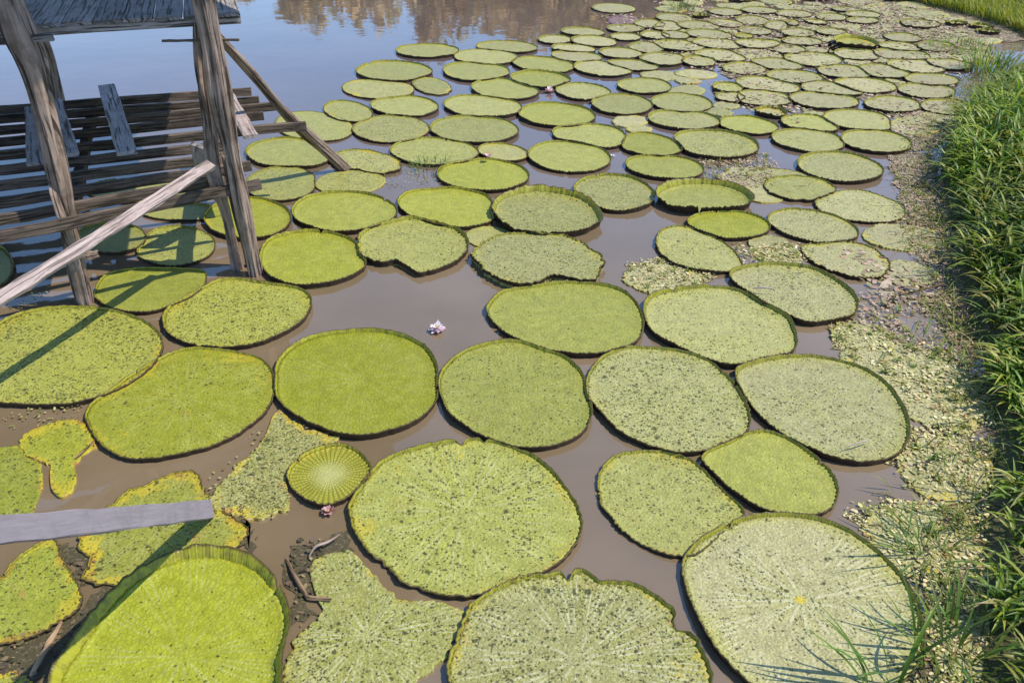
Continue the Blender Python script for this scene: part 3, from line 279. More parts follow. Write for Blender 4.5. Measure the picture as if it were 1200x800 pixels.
[7.576,15.242,[183,187,197,200,202,209,212,199,179,177,199,221,219,197],0,[0.51,0.77,0.35,0.23,0.6,0.15],0.01,[],"",0,"@right near the grassy bank"],
[8.445,16.045,[180,170,178,188,190,192,197,196,182,166,171,194,210,201],0.048,[0.58,0.79,0.27,0.06,0.84,0.15],0.01,[],"",0,"@right near the grassy bank"],
[8.477,16.498,[181,165,168,180,185,185,189,191,182,165,162,180,201,201],0,[0.49,0.81,0.37,0.24,0.44,0.15],0.01,[],"",0,"@right near the grassy bank"],
[3.91,10.888,[180,166,147,143,154,164,165,164,166,163,151,142,151,171],0,[0.42,0.63,0.34,0.47,0.62,0.15],0.01,[],"",0,"@right of centre"],
[5.483,12.402,[180,173,183,191,193,195,201,198,181,168,177,201,214,201],0,[0.51,0.64,0.26,0.46,0.33,0.15],0.01,[],"",0,"@right near the grassy bank"],
[6.582,21.041,[182,166,148,147,158,167,167,167,169,164,151,144,156,176],0,[0.56,0.64,0.3,0.17,0.38,0.15],0.01,[],"",0,"@right of centre"],
[5.528,20.001,[183,164,161,172,180,181,182,186,181,166,156,168,191,199],0,[0.52,0.71,0.37,0.12,0.47,0.15],0.01,[],"",0,"@right of centre"],
[7.445,20.12,[259,279,289,269,236,230,257,285,285,265,252,252,253,251],0,[0.38,0.93,0.36,0.31,0.87,0.15],0.01,[],"",0,"@right near the grassy bank"],
[5.352,16.041,[229,229,237,251,253,231,207,209,238,260,253,230,219,224],0,[0.6,0.79,0.34,0.56,0.63,0.15],0.01,[],"",0,"@right of centre"],
[7.0,21.534,[181,166,170,181,186,187,190,193,182,166,163,183,203,201],0,[0.42,0.92,0.13,0.17,0.8,0.15],0.01,[],"",0,"@right of centre"],
[3.776,19.83,[187,194,203,205,208,216,215,198,180,185,211,228,219,196],0,[0.56,0.88,0.13,0.58,0.88,0.15],0.01,[],"",0,"@right of centre"],
[3.804,15.736,[180,171,179,189,191,193,198,197,182,167,172,196,212,201],0,[0.37,0.62,0.12,0.01,0.37,0.15],0.01,[],"",0,"@right of centre"],
[3.217,18.303,[209,216,217,223,234,234,214,193,198,225,245,236,213,203],0,[0.31,0.59,0.25,0.15,0.83,0.15],0.01,[],"",0,"@middle"],
[5.962,17.835,[182,184,194,199,200,206,210,199,180,174,194,218,219,198],0,[0.54,0.88,0.37,0.3,0.49,0.15],0.01,[],"",0,"@right of centre"],
[4.635,16.983,[182,165,148,149,161,168,168,168,170,165,151,146,159,179],0,[0.36,0.75,0.4,0.14,0.53,0.15],0.01,[],"",0,"@right of centre"],
[7.9,16.672,[209,216,217,223,234,234,214,193,198,226,245,236,213,203],0,[0.44,0.95,0.33,0.28,0.78,0.15],0.01,[],"",0,"@right near the grassy bank"],
[5.175,19.156,[180,166,147,144,154,164,165,164,166,163,151,142,151,171],0,[0.4,0.73,0.31,0.29,0.76,0.15],0.01,[],"",0,"@right of centre"],
[2.975,15.78,[184,163,154,161,172,176,175,178,178,166,153,156,177,192],0,[0.54,0.57,0.15,0.16,0.81,0.15],0.01,[],"",0,"@middle"]
]
MATS = [[[[2.443,5.578],[2.834,5.49],[3.13,5.275],[3.287,4.942],[3.271,4.638],[3.097,4.359],[2.847,4.228],[2.695,4.314],[2.65,4.542],[2.64,4.889],[2.477,5.105],[2.379,5.275]],420,0],[[[2.566,4.359],[2.741,4.359],[3.041,4.185],[2.722,3.575],[2.53,3.631],[2.375,3.789],[2.27,4.005],[2.448,4.143]],480,1],[[[1.888,3.575],[2.159,3.68],[2.487,3.645],[2.746,3.575],[2.397,2.853],[2.191,2.961],[2.107,3.016],[2.032,3.22],[1.929,3.376]],480,1],[[[2.107,3.016],[2.492,2.961],[2.298,2.336],[1.733,2.336],[1.898,2.557],[2.031,2.802]],480,1],[[[4.164,9.054],[4.646,9.189],[4.095,7.363],[3.76,6.339],[3.434,5.393],[3.167,5.217],[3.258,5.578],[3.603,6.655],[3.516,6.908],[3.647,7.558],[3.932,7.974]],800,2],[[[2.789,6.117],[3.236,6.19],[3.54,5.771],[3.389,5.161],[3.019,5.161],[2.807,5.417],[2.488,5.515]],700,2],[[[0.981,6.655],[1.28,6.771],[1.634,6.655],[1.734,6.416],[1.402,6.16],[1.085,6.146],[0.988,6.339]],480,1],[[[2.971,6.995],[3.293,6.822],[3.438,6.339],[3.378,5.706],[3.18,6.045],[2.739,5.771]],260,2],[[[2.007,6.995],[2.572,7.084],[2.726,6.822],[2.443,6.622],[1.987,6.574]],600,1],[[[2.133,9.327],[2.945,9.468],[2.97,8.67],[2.49,8.38],[2.047,8.62]],900,2],[[[-1.514,9.054],[-0.852,9.054],[-0.731,8.67],[-1.156,8.38],[-1.501,8.62]],500,4],[[[-4.33,6.264],[-3.975,6.264],[-3.711,6.074],[-3.792,5.879],[-4.109,5.838]],700,4],[[[-3.335,4.449],[-3.088,4.638],[-2.851,4.687],[-2.779,4.449],[-3.07,4.359],[-3.201,4.185]],450,4],[[[-1.797,3.864],[-1.48,4.359],[-1.417,4.449],[-1.296,4.314],[-1.342,3.864],[-1.253,3.575],[-1.425,3.493],[-1.686,3.575]],900,4],[[[-1.195,3.312],[-0.935,3.408],[-0.845,3.281],[-0.988,3.19],[-1.031,2.961],[-0.946,2.853],[-1.056,2.776],[-1.138,3.016]],900,3],[[[-2.487,2.701],[-2.27,2.761],[-2.155,2.827],[-2.137,2.933],[-2.138,2.652],[-2.152,2.466],[-2.185,2.336],[-2.365,2.466]],1000,3],[[[-2.495,3.363],[-2.297,3.312],[-2.21,3.19],[-2.18,3.016],[-2.286,3.119]],900,3],[[[-1.682,3.645],[-1.493,3.575],[-1.378,3.312],[-1.431,3.25],[-1.462,3.454]],900,3],[[[-2.224,2.751],[-2.085,3.016],[-1.998,3.016],[-2.09,2.726],[-2.094,2.466],[-2.171,2.466]],700,3],[[[1.657,17.429],[3.181,16.647],[7.069,18.732],[7.783,17.845],[8.252,15.585],[6.052,11.887],[4.747,11.887],[3.373,12.099],[2.232,14.343]],110,2],[[[7.303,17.03],[8.199,16.136],[7.672,14.343],[6.758,13.521],[6.795,14.942]],300,2],[[[2.782,17.188],[2.79,14.343],[4.185,14.343],[5.58,14.343],[5.933,11.887],[7.114,14.343],[7.465,17.03],[7.583,19.702],[7.738,23.241],[3.439,23.241]],45,2],[[[2.857,12.543],[3.569,12.407],[4.089,11.287],[3.604,10.394],[3.135,11.099],[2.831,11.804]],160,2],[[[4.865,11.887],[5.452,11.287],[5.266,10.069],[4.791,9.913],[4.664,10.394]],250,2],[[[2.77,14.229],[3.574,15.453],[3.058,16.875],[3.925,18.016],[4.909,17.188],[6.598,18.368],[7.882,18.549],[8.27,16.647],[8.172,15.258],[7.203,14.229],[6.65,14.942],[5.76,14.46],[5.401,15.585],[4.401,15.194],[3.825,14.004]],111,2],[[[4.719,11.804],[5.573,12.498],[6.052,11.887],[6.133,11.287],[5.082,9.761],[4.613,9.468],[4.646,10.069],[5.01,10.737],[4.73,11.173]],111,2],[[[7.848,18.458],[8.447,18.016],[8.835,17.188],[9.008,16.208],[8.738,15.067],[7.894,14.819],[7.351,15.585],[7.14,17.03]],301,2],[[[3.234,13.785],[4.214,14.46],[4.35,13.678],[3.786,12.776],[3.135,12.682]],111,2],[[[4.297,9.411],[4.809,9.468],[4.368,7.762],[3.938,6.494],[3.498,5.393],[3.295,5.252],[3.291,5.578],[3.524,6.339],[3.771,7.519]],301,2]]
SHORE = [[1.943,2.06],[2.133,2.466],[2.315,2.751],[2.492,3.19],[2.698,3.575],[3.093,4.271],[3.41,5.05],[3.548,5.641],[3.781,6.339],[4.16,7.363],[4.615,8.67],[5.048,9.613],[5.751,10.737],[6.314,11.681],[6.954,12.407],[7.713,12.682]]
FARSHORE = [[9.765,14.343],[9.102,15.067],[8.938,16.066],[8.763,17.03],[8.411,17.93],[8.129,18.732],[7.583,19.702],[7.169,20.437],[6.118,21.94]]
TUFTS = [[6.684,12.682],[7.362,13.678],[7.355,14.637]]

scene = bpy.context.scene
COL = scene.collection
R = math.radians
rng = random.Random(11)
NP = np.random.RandomState(7)

# ------------------------------------------------------------------ tagging / linking
def tag(o, label=None, cat=None, group=None, kind=None):
    if label: o['label'] = label
    if cat: o['category'] = cat
    if group: o['group'] = group
    if kind: o['kind'] = kind
    return o

def empty(name, loc, rz=0):
    o = bpy.data.objects.new(name, None); COL.objects.link(o)
    o.location = loc; o.rotation_euler = (0, 0, rz); o.empty_display_size = .2
    return o

def link_mesh(name, verts, faces, mats, parent=None, uv=None, mi=None, smooth=True, loc=None, col=None):
    me = bpy.data.meshes.new(name)
    me.from_pydata([tuple(map(float, v)) for v in verts], [], faces)
    for m in mats: me.materials.append(m)
    if uv is not None:
        lay = me.uv_layers.new(name='UVMap')
        vi = np.empty(len(me.loops), dtype=np.int32); me.loops.foreach_get('vertex_index', vi)
        arr = np.asarray(uv, dtype=np.float32)
        # uv given per vertex or per loop
        data = arr if len(arr) == len(vi) and len(arr) != len(me.vertices) else arr[vi]
        lay.data.foreach_set('uv', data.ravel())
    if mi is not None: me.polygons.foreach_set('material_index', np.asarray(mi, dtype=np.int32))
    if smooth: me.polygons.foreach_set('use_smooth', np.ones(len(me.polygons), dtype=bool))
    if col is not None:
        ca = me.color_attributes.new('Col', 'FLOAT_COLOR', 'POINT')
        c4 = np.ones((len(me.vertices), 4), dtype=np.float32); c4[:, :3] = col
        ca.data.foreach_set('color', c4.ravel())
    me.update()
    o = bpy.data.objects.new(name, me); COL.objects.link(o)
    if parent is not None: o.parent = parent
    if loc is not None: o.location = loc
    return o

# ------------------------------------------------------------------ node helper
class NT:
    def __init__(s, name):
        s.m = bpy.data.materials.new(name); s.m.use_nodes = True
        s.t = s.m.node_tree; s.t.nodes.clear()
        s.out = s.t.nodes.new('ShaderNodeOutputMaterial')
    def n(s, typ, **k):
        nd = s.t.nodes.new(typ)
        for a, v in k.items(): setattr(nd, a, v)
        return nd
    def l(s, a, b): s.t.links.new(a, b)
    def put(s, sock, v):
        if hasattr(v, 'is_linked') or hasattr(v, 'links'): s.l(v, sock)
        else:
            if isinstance(v, (tuple, list)) and len(v) == 3 and sock.type == 'RGBA': v = (*v, 1)
            sock.default_value = v
    def math(s, op, a, b=0.0, c=0.0, clamp=False):
        nd = s.n('ShaderNodeMath', operation=op, use_clamp=clamp)
        s.put(nd.inputs[0], a); s.put(nd.inputs[1], b); s.put(nd.inputs[2], c)
        return nd.outputs[0]
    def mix(s, f, a, b, blend='MIX'):
        nd = s.n('ShaderNodeMix', data_type='RGBA', blend_type=blend)
        s.put(nd.inputs[0], f); s.put(nd.inputs[6], a); s.put(nd.inputs[7], b)
        return nd.outputs[2]
    def step(s, v, lo, hi):
        nd = s.n('ShaderNodeMapRange', interpolation_type='SMOOTHSTEP')
        s.put(nd.inputs[0], v); s.put(nd.inputs[1], lo); s.put(nd.inputs[2], hi); nd.inputs[3].default_value = 0; nd.inputs[4].default_value = 1
        return nd.outputs[0]
    def noise(s, vec, scale, detail=2.0, rough=.5, out=0, dist=0.0):
        nd = s.n('ShaderNodeTexNoise'); s.put(nd.inputs['Vector'], vec)
        nd.inputs['Scale'].default_value = scale; nd.inputs['Detail'].default_value = detail
        nd.inputs['Roughness'].default_value = rough; nd.inputs['Distortion'].default_value = dist
        return nd.outputs[out]
    def voro(s, vec, scale, feature='F1', rand=1.0):
        nd = s.n('ShaderNodeTexVoronoi', feature=feature); s.put(nd.inputs['Vector'], vec)
        nd.inputs['Scale'].default_value = scale; nd.inputs['Randomness'].default_value = rand
        return nd
    def vmath(s, op, a, b=None):
        nd = s.n('ShaderNodeVectorMath', operation=op); s.put(nd.inputs[0], a)
        if b is not None: s.put(nd.inputs[1 if op != 'SCALE' else 3], b)
        return nd.outputs[0]
    def attr(s, name):
        nd = s.n('ShaderNodeAttribute', attribute_type='OBJECT', attribute_name=name); return nd.outputs['Fac']
    def bump(s, h, strength, dist=.01):
        nd = s.n('ShaderNodeBump'); nd.inputs['Strength'].default_value = strength; nd.inputs['Distance'].default_value = dist
        s.l(h, nd.inputs['Height']); return nd.outputs[0]
    def bsdf(s, col, rough=.5, spec=.5, normal=None, ior=1.45, trans=None, tcol=None):
        b = s.n('ShaderNodeBsdfPrincipled'); s.put(b.inputs['Base Color'], col); s.put(b.inputs['Roughness'], rough)
        s.put(b.inputs['Specular IOR Level'], spec); b.inputs['IOR'].default_value = ior
        if normal is not None: s.l(normal, b.inputs['Normal'])
        res = b.outputs[0]
        if trans:
            t = s.n('ShaderNodeBsdfTranslucent'); s.put(t.inputs[0], tcol if tcol is not None else col)
            mx = s.n('ShaderNodeMixShader'); mx.inputs[0].default_value = trans
            s.l(res, mx.inputs[1]); s.l(t.outputs[0], mx.inputs[2]); res = mx.outputs[0]
        s.l(res, s.out.inputs[0]); return s.m

# ------------------------------------------------------------------ materials
def mat_leaf():
    g = NT('pad_leaf')
    tc = g.n('ShaderNodeTexCoord'); oi = g.n('ShaderNodeObjectInfo')
    off = g.math('MULTIPLY', oi.outputs['Random'], 53.0)
    cv = g.n('ShaderNodeCombineXYZ'); g.l(off, cv.inputs[0]); g.l(off, cv.inputs[1])
    P = g.vmath('ADD', tc.outputs['Object'], cv.outputs[0])
    uvn = g.n('ShaderNodeUVMap', uv_map='UVMap'); sx = g.n('ShaderNodeSeparateXYZ'); g.l(uvn.outputs[0], sx.inputs[0])
    u, v = sx.outputs[0], sx.outputs[1]
    r = g.math('SQRT', g.math('ADD', g.math('MULTIPLY', u, u), g.math('MULTIPLY', v, v)))
    wob = g.math('MULTIPLY', g.math('SUBTRACT', g.noise(P, 3.5, 2), .5), .10)
    th = g.math('ADD', g.math('ARCTAN2', v, u), wob)
    Y, G, S, W, E, V = [g.attr(a) for a in ('leaf_yellow', 'leaf_grey', 'leaf_spots', 'leaf_litter', 'leaf_edge', 'leaf_vein')]
    tn = g.attr('leaf_tone')
    n1 = g.noise(P, 2.6, 3); n2 = g.noise(P, 30, 4, .65); n3 = g.noise(P, 11, 3)
    base = g.mix(Y, (.165, .208, .020), (.258, .268, .012))
    base = g.mix(g.math('MULTIPLY', G, .92), base, (.355, .315, .175))
    base = g.mix(g.math('MULTIPLY', g.step(n1, .42, .7), .45), base, g.mix(.5, base, (.30, .31, .04)))
    base = g.mix(1.0, base, g.math('ADD', .58, g.math('MULTIPLY', n2, .84)), 'MULTIPLY')
    base = g.mix(1.0, base, g.math('ADD', .80, g.math('MULTIPLY', n3, .4)), 'MULTIPLY')
    base = g.mix(1.0, base, g.math('ADD', .88, g.math('MULTIPLY', g.step(g.voro(P, 40, 'DISTANCE_TO_EDGE').outputs['Distance'], 0, .2), .13)), 'MULTIPLY')
    base = g.mix(1.0, base, g.math('ADD', .86, g.math('MULTIPLY', tn, .28)), 'MULTIPLY')
    # veins (forking radial ribs)
    vein = None
    for n, r0, w in ((13, .0, .020), (26, .28, .015), (52, .58, .011)):
        ph = g.math('FRACT', g.math('MULTIPLY', th, n / (2 * math.pi)))
        d = g.math('MULTIPLY', g.math('ABSOLUTE', g.math('SUBTRACT', ph, .5)), g.math('MULTIPLY', r, 2 * math.pi / n))
        ln = g.math('MULTIPLY', g.math('SUBTRACT', 1.0, g.step(d, w * .3, w)), g.step(r, r0, r0 + .12))
        vein = ln if vein is None else g.math('MAXIMUM', vein, ln)
    vein = g.math('MULTIPLY', vein, g.step(g.math('ADD', g.math('MULTIPLY', n3, .5), g.math('MULTIPLY', n1, .5)), .38, .6))
    vein = g.math('MULTIPLY', vein, g.math('MAXIMUM', V, .16))
    base = g.mix(g.math('MULTIPLY', vein, .58), base, (.47, .47, .31))
    ye = g.math('MULTIPLY', g.step(g.math('ADD', r, g.math('MULTIPLY', g.math('SUBTRACT', n1, .5), .25)), .84, 1.0), g.math('MULTIPLY', G, .75))
    base = g.mix(ye, base, (.27, .28, .05))
    # yellowing and browning from the edge
    en = g.noise(P, 4.5, 7, .72)
    patch = g.step(g.noise(P, 2.2, 2), .36, .62)
    patch = g.math('MAXIMUM', patch, g.math('MULTIPLY', g.step(E, .8, 1.0), .7))
    ef = g.step(g.math('ADD', g.math('ADD', r, g.math('MULTIPLY', g.math('SUBTRACT', en, .5), 1.9)), g.math('MULTIPLY', E, .2)), 1.0, 1.16)
    ef = g.math('MULTIPLY', ef, patch)
    base = g.mix(g.math('MULTIPLY', ef, g.math('MINIMUM', g.math('MULTIPLY', E, 1.4), .85)), base, (.42, .33, .02))
    bf = g.math('MULTIPLY', patch, g.step(g.math('ADD', g.math('ADD', r, g.math('MULTIPLY', g.math('SUBTRACT', g.noise(P, 7, 7, .75), .5), 1.3)), g.math('MULTIPLY', E, .14)), 1.08, 1.2))
    base = g.mix(g.math('MULTIPLY', bf, g.math('MINIMUM', g.math('MULTIPLY', E, 1.3), .9)), base, (.30, .13, .03))
    rot = g.math('MULTIPLY', g.step(g.noise(P, 4.2, 5, .65), .60, .70), g.math('MINIMUM', g.math('MULTIPLY', g.math('MULTIPLY', E, E), 1.8), 1.0))
    base = g.mix(g.math('MULTIPLY', rot, .75), base, g.mix(n3, (.22, .12, .04), (.36, .25, .05)))
    # pale litter
    lit = g.math('MULTIPLY', g.step(g.noise(P, 62, 2, .65), .53, .62), W)
    base = g.mix(g.math('MULTIPLY', lit, .85), base, (.46, .43, .26))
    fine = g.step(g.noise(P, 95, 2, .7), .54, .66)
    base = g.mix(g.math('MULTIPLY', fine, g.math('ADD', .10, g.math('MULTIPLY', S, .55))), base, (.075, .085, .028))
    pale = g.step(g.noise(P, 70, 3, .7), .56, .68)
    base = g.mix(g.math('MULTIPLY', pale, g.math('ADD', .06, g.math('MULTIPLY', G, .40))), base, (.47, .48, .31))
    # black specks and insect holes
    Pd = g.vmath('ADD', P, g.vmath('SCALE', g.vmath('SUBTRACT', g.noise(P, 40, 2, .5, 1), (.5, .5, .5)), .030))
    dens = g.math('MULTIPLY', S, g.math('ADD', .45, g.math('MULTIPLY', g.step(n1, .25, .75), 1.1)))
    sp = None
    for sc, th0, rr in ((15, .30, .40), (34, .75, .44), (68, 1.1, .55)):
        vo = g.voro(Pd, sc); cs = g.n('ShaderNodeSeparateColor'); g.l(vo.outputs['Color'], cs.inputs[0])
        rad = g.math('MULTIPLY', g.step(cs.outputs[0], g.math('SUBTRACT', 1.0, g.math('MULTIPLY', dens, th0)), 1.12), rr * 1.22)
        one = g.math('SUBTRACT', 1.0, g.step(vo.outputs['Distance'], g.math('MULTIPLY', rad, .5), g.math('ADD', rad, .06)))
        one = g.math('MULTIPLY', one, g.step(rad, .0, .06))
        sp = one if sp is None else g.math('MAXIMUM', sp, one)
    base = g.mix(g.math('MULTIPLY', sp, .9), base, (.038, .040, .010))
    # special looks
    pu = g.attr('leaf_purple'); base = g.mix(pu, base, (.17, .10, .11))
    ce = g.math('MULTIPLY', g.attr('leaf_centre'), g.math('SUBTRACT', 1.0, g.step(g.math('ADD', r, g.math('MULTIPLY', n3, .12)), .06, .11)))
    base = g.mix(g.math('MULTIPLY', ce, .8), base, (.45, .36, .02))
    # young ribbed leaf: radial net
    yo = g.attr('leaf_young')
    ph = g.math('ABSOLUTE', g.math('SUBTRACT', g.math('FRACT', g.math('MULTIPLY', th, 44 / (2 * math.pi))), .5))
    ring = g.math('ABSOLUTE', g.math('SUBTRACT', g.math('FRACT', g.math('MULTIPLY', r, 12)), .5))
    net = g.math('MAXIMUM', g.step(ph, .22, .40), g.math('MULTIPLY', g.step(ring, .3, .45), .8))
    base = g.mix(g.math('MULTIPLY', yo, g.math('MULTIPLY', net, .75)), base, (.13, .11, .004))
    base = g.mix(g.math('MULTIPLY', yo, g.math('SUBTRACT', 1.0, g.step(r, .05, .7))), base, g.mix(.4, base, (.5, .5, .25)))
    quilt = g.voro(P, 40, 'DISTANCE_TO_EDGE').outputs['Distance']
    hgt = g.math('ADD', g.math('ADD', g.math('MULTIPLY', g.step(quilt, 0, .3), 1.0), g.math('MULTIPLY', n2, .8)), g.math('ADD', g.math('MULTIPLY', vein, .7), g.math('MULTIPLY', g.math('MULTIPLY', yo, net), -1.5)))
    nb = g.bump(hgt, .32, .007)
    return g.bsdf(base, g.math('ADD', .42, g.math('MULTIPLY', n3, .2)), .35, nb, trans=.06, tcol=base)

def mat_rim_in():
    g = NT('rim_inner')
    uvn = g.n('ShaderNodeUVMap', uv_map='UVMap'); sx = g.n('ShaderNodeSeparateXYZ'); g.l(uvn.outputs[0], sx.inputs[0])
    u, v = sx.outputs[0], sx.outputs[1]
    tc = g.n('ShaderNodeTexCoord'); n = g.noise(tc.outputs['Object'], 26, 3)
    Y, G, E = [g.attr(a) for a in ('leaf_yellow', 'leaf_grey', 'leaf_edge')]
    base = g.mix(Y, (.24, .28, .02), (.40, .38, .02))
    base = g.mix(g.math('MULTIPLY', G, .45), base, (.40, .35, .06))
    rib = g.math('ABSOLUTE', g.math('SUBTRACT', g.math('FRACT', u), .5))
    ribm = g.step(rib, .30, .46)
    base = g.mix(g.math('MULTIPLY', ribm, g.math('SUBTRACT', .45, g.math('MULTIPLY', v, .45))), base, (.46, .45, .15))
    base = g.mix(g.math('MULTIPLY', g.step(n, .5, .75), g.math('MULTIPLY', E, .8)), base, (.36, .24, .02))
    base = g.mix(g.math('MULTIPLY', g.step(n, .42, .66), .6), base, (.17, .15, .03))
    base = g.mix(g.step(v, .72, 1.0), base, (.085, .065, .02))
    nb = g.bump(g.math('ADD', ribm, g.math('MULTIPLY', n, .8)), .4, .008)
    return g.bsdf(base, .4, .4, nb, trans=.3, tcol=base)

def mat_rim_out():
    g = NT('rim_outer')
    uvn = g.n('ShaderNodeUVMap', uv_map='UVMap'); sx = g.n('ShaderNodeSeparateXYZ'); g.l(uvn.outputs[0], sx.inputs[0])
    tc = g.n('ShaderNodeTexCoord'); n = g.noise(tc.outputs['Object'], 30, 3)
    base = g.mix(g.step(sx.outputs[1], .55, 1.0), (.045, .026, .014), (.075, .06, .018))
    base = g.mix(g.math('MULTIPLY', g.step(n, .45, .7), .7), base, (.035, .03, .015))
    return g.bsdf(base, .6, .3, g.bump(n, .8, .01))

def mat_water():
    g = NT('muddy_water')
    tc = g.n('ShaderNodeTexCoord'); P = tc.outputs['Object']
    n = g.noise(P, .55, 4, .55)
    sy = g.n('ShaderNodeSeparateXYZ'); g.l(P, sy.inputs[0])
    refl_tint = g.math('SUBTRACT', 1.0, g.step(g.math('ADD', sy.outputs[1], g.math('MULTIPLY', g.math('SUBTRACT', n, .5), 5)), 6.0, 12.5))   # less brown with distance: stronger far sky reflection painted into the colour
    base = g.mix(g.step(n, .3, .7), g.mix(refl_tint, (.085, .062, .056), (.128, .094, .054)), g.mix(refl_tint, (.105, .077, .068), (.175, .128, .078)))
    mp = g.n('ShaderNodeMapping'); g.l(P, mp.inputs[0]); mp.inputs['Scale'].default_value = (1, 1, 1)
    h = g.math('ADD', g.noise(mp.outputs[0], 1.6, 2), g.math('MULTIPLY', g.noise(mp.outputs[0], 7, 2), .16))
    return g.bsdf(base, .03, .5, g.bump(h, .06, .05), ior=1.72)

def mat_wood(name, c1, c2, c3, rough=.8, cracks=.85):
    g = NT(name)
    uvn = g.n('ShaderNodeUVMap', uv_map='UVMap'); oi = g.n('ShaderNodeObjectInfo')
    cv = g.n('ShaderNodeCombineXYZ'); g.l(g.math('MULTIPLY', oi.outputs['Random'], 31.0), cv.inputs[0]); g.l(g.math('MULTIPLY', oi.outputs['Random'], 77.0), cv.inputs[2])
    P = g.vmath('ADD', uvn.outputs[0], cv.outputs[0])
    mp = g.n('ShaderNodeMapping'); g.l(P, mp.inputs[0]); mp.inputs['Scale'].default_value = (2.2, 30, 1)
    gr = g.noise(mp.outputs[0], 1.6, 6, .65, dist=.4)
    mp2 = g.n('ShaderNodeMapping'); g.l(P, mp2.inputs[0]); mp2.inputs['Scale'].default_value = (1.0, 26, 1)
    cr = g.noise(mp2.outputs[0], 2.0, 5, .6, dist=.2)
    bl = g.noise(P, 5, 4, .6)
    base = g.mix(g.step(gr, .3, .7), c1, c2)
    base = g.mix(g.math('MULTIPLY', g.step(bl, .48, .7), .7), base, c3)
    crack = g.math('SUBTRACT', 1.0, g.step(cr, .385, .47))
    base = g.mix(g.math('MULTIPLY', crack, cracks), base, (.02, .016, .012))
    tone = g.math('ADD', .8, g.math('MULTIPLY', oi.outputs['Random'], .4))
    base = g.mix(1.0, base, tone, 'MULTIPLY')
    h = g.math('SUBTRACT', gr, g.math('MULTIPLY', crack, 1.2))
    return g.bsdf(base, rough, .25, g.bump(h, .8 if cracks else .15, .012))

def mat_vcol(name, rough=.45, spec=.4, trans=.2, var=.0):
    g = NT(name)
    at = g.n('ShaderNodeAttribute', attribute_type='GEOMETRY', attribute_name='Col')
    c = at.outputs['Color']
    return g.bsdf(c, rough, spec, None, trans=trans, tcol=c)

def mat_mat():
    g = NT('soggy_mat')
    tc = g.n('ShaderNodeTexCoord'); P = tc.outputs['Object']
    v = g.voro(g.vmath('ADD', P, g.vmath('SCALE', g.noise(P, 30, 2, .5, 1), .02)), 75); c = g.n('ShaderNodeSeparateColor'); g.l(v.outputs['Color'], c.inputs[0])
    at = g.n('ShaderNodeAttribute', attribute_type='GEOMETRY', attribute_name='Col')
    base = g.mix(1.0, at.outputs['Color'], g.math('ADD', .72, g.math('MULTIPLY', c.outputs[0], .55)), 'MULTIPLY')
    base = g.mix(g.step(c.outputs[1], .8, .82), base, (.13, .10, .05))
    base = g.mix(g.step(g.noise(P, 5, 4, .6), .52, .68), base, (.10, .085, .045))
    base = g.mix(g.step(v.outputs['Distance'], .35, .6), base, (.05, .045, .02))
    return g.bsdf(base, .7, .3, g.bump(v.outputs['Distance'], -.8, .01))

def mat_soil():
    g = NT('bank_soil')
    tc = g.n('ShaderNodeTexCoord'); P = tc.outputs['Object']
    n = g.noise(P, 3.5, 5, .65); n2 = g.noise(P, 30, 3)
    base = g.mix(g.step(n, .35, .65), (.045, .06, .018), (.10, .085, .045))
    base = g.mix(1.0, base, g.math('ADD', .6, g.math('MULTIPLY', n2, .8)), 'MULTIPLY')
    return g.bsdf(base, .9, .2, g.bump(n2, .8, .03))

def mat_plain(name, col, rough=.6, spec=.3, scale=20, amt=.4, trans=None):
    g = NT(name); tc = g.n('ShaderNodeTexCoord')
    n = g.noise(tc.outputs['Object'], scale, 4, .6)
    base = g.mix(1.0, col, g.math('ADD', 1 - amt / 2, g.math('MULTIPLY', n, amt)), 'MULTIPLY')
    return g.bsdf(base, rough, spec, g.bump(n, .3, .01), trans=trans)

M_LEAF, M_RIN, M_ROUT, M_WATER = mat_leaf(), mat_rim_in(), mat_rim_out(), mat_water()
M_POST = mat_wood('weathered_log', (.165, .12, .092), (.33, .25, .205), (.09, .064, .048))
M_JOIST = mat_wood('joist_wood', (.07, .054, .043), (.14, .108, .085), (.045, .034, .027))
M_BOARD = mat_wood('grey_board', (.27, .24, .235), (.40, .36, .35), (.22, .19, .175))
M_PALE = mat_wood('pale_board', (.30, .24, .22), (.43, .355, .335), (.23, .175, .155), .8, .4)
M_PLANK = mat_wood('slate_board', (.165, .147, .163), (.20, .18, .20), (.14, .125, .14), .8, .0)
M_DECK = mat_wood('deck_wood', (.19, .17, .165), (.30, .275, .265), (.13, .115, .11))
M_GRASS = mat_vcol('grass_blade', .42, .45, .45)
M_FLAKE = mat_vcol('floating_litter', .6, .3, .1)
M_TREE = mat_vcol('far_foliage', .7, .1, .2)
M_SOIL = mat_soil()

# ------------------------------------------------------------------ world, sun, camera
D = Vector((.68, -.07, 1.0)).normalized()          # direction to the sun
EL = math.asin(D.z); AZ = math.atan2(D.x, D.y)      # clockwise from +Y
w = bpy.data.worlds.new('World'); scene.world = w; w.use_nodes = True
nt = w.node_tree; nt.nodes.clear()
sky = nt.nodes.new('ShaderNodeTexSky'); sky.sky_type = 'NISHITA'; sky.sun_disc = False
sky.sun_elevation = EL; sky.sun_rotation = AZ; sky.altitude = 10; sky.air_density = 1.0; sky.dust_density = .15; sky.ozone_density = 6.0
bg = nt.nodes.new('ShaderNodeBackground'); bg.inputs[1].default_value = .15
wo = nt.nodes.new('ShaderNodeOutputWorld'); nt.links.new(sky.outputs[0], bg.inputs[0]); nt.links.new(bg.outputs[0], wo.inputs[0])
sl = bpy.data.lights.new('sun', 'SUN'); sl.energy = 3.35; sl.angle = R(.53); sl.color = (1, .91, .77)
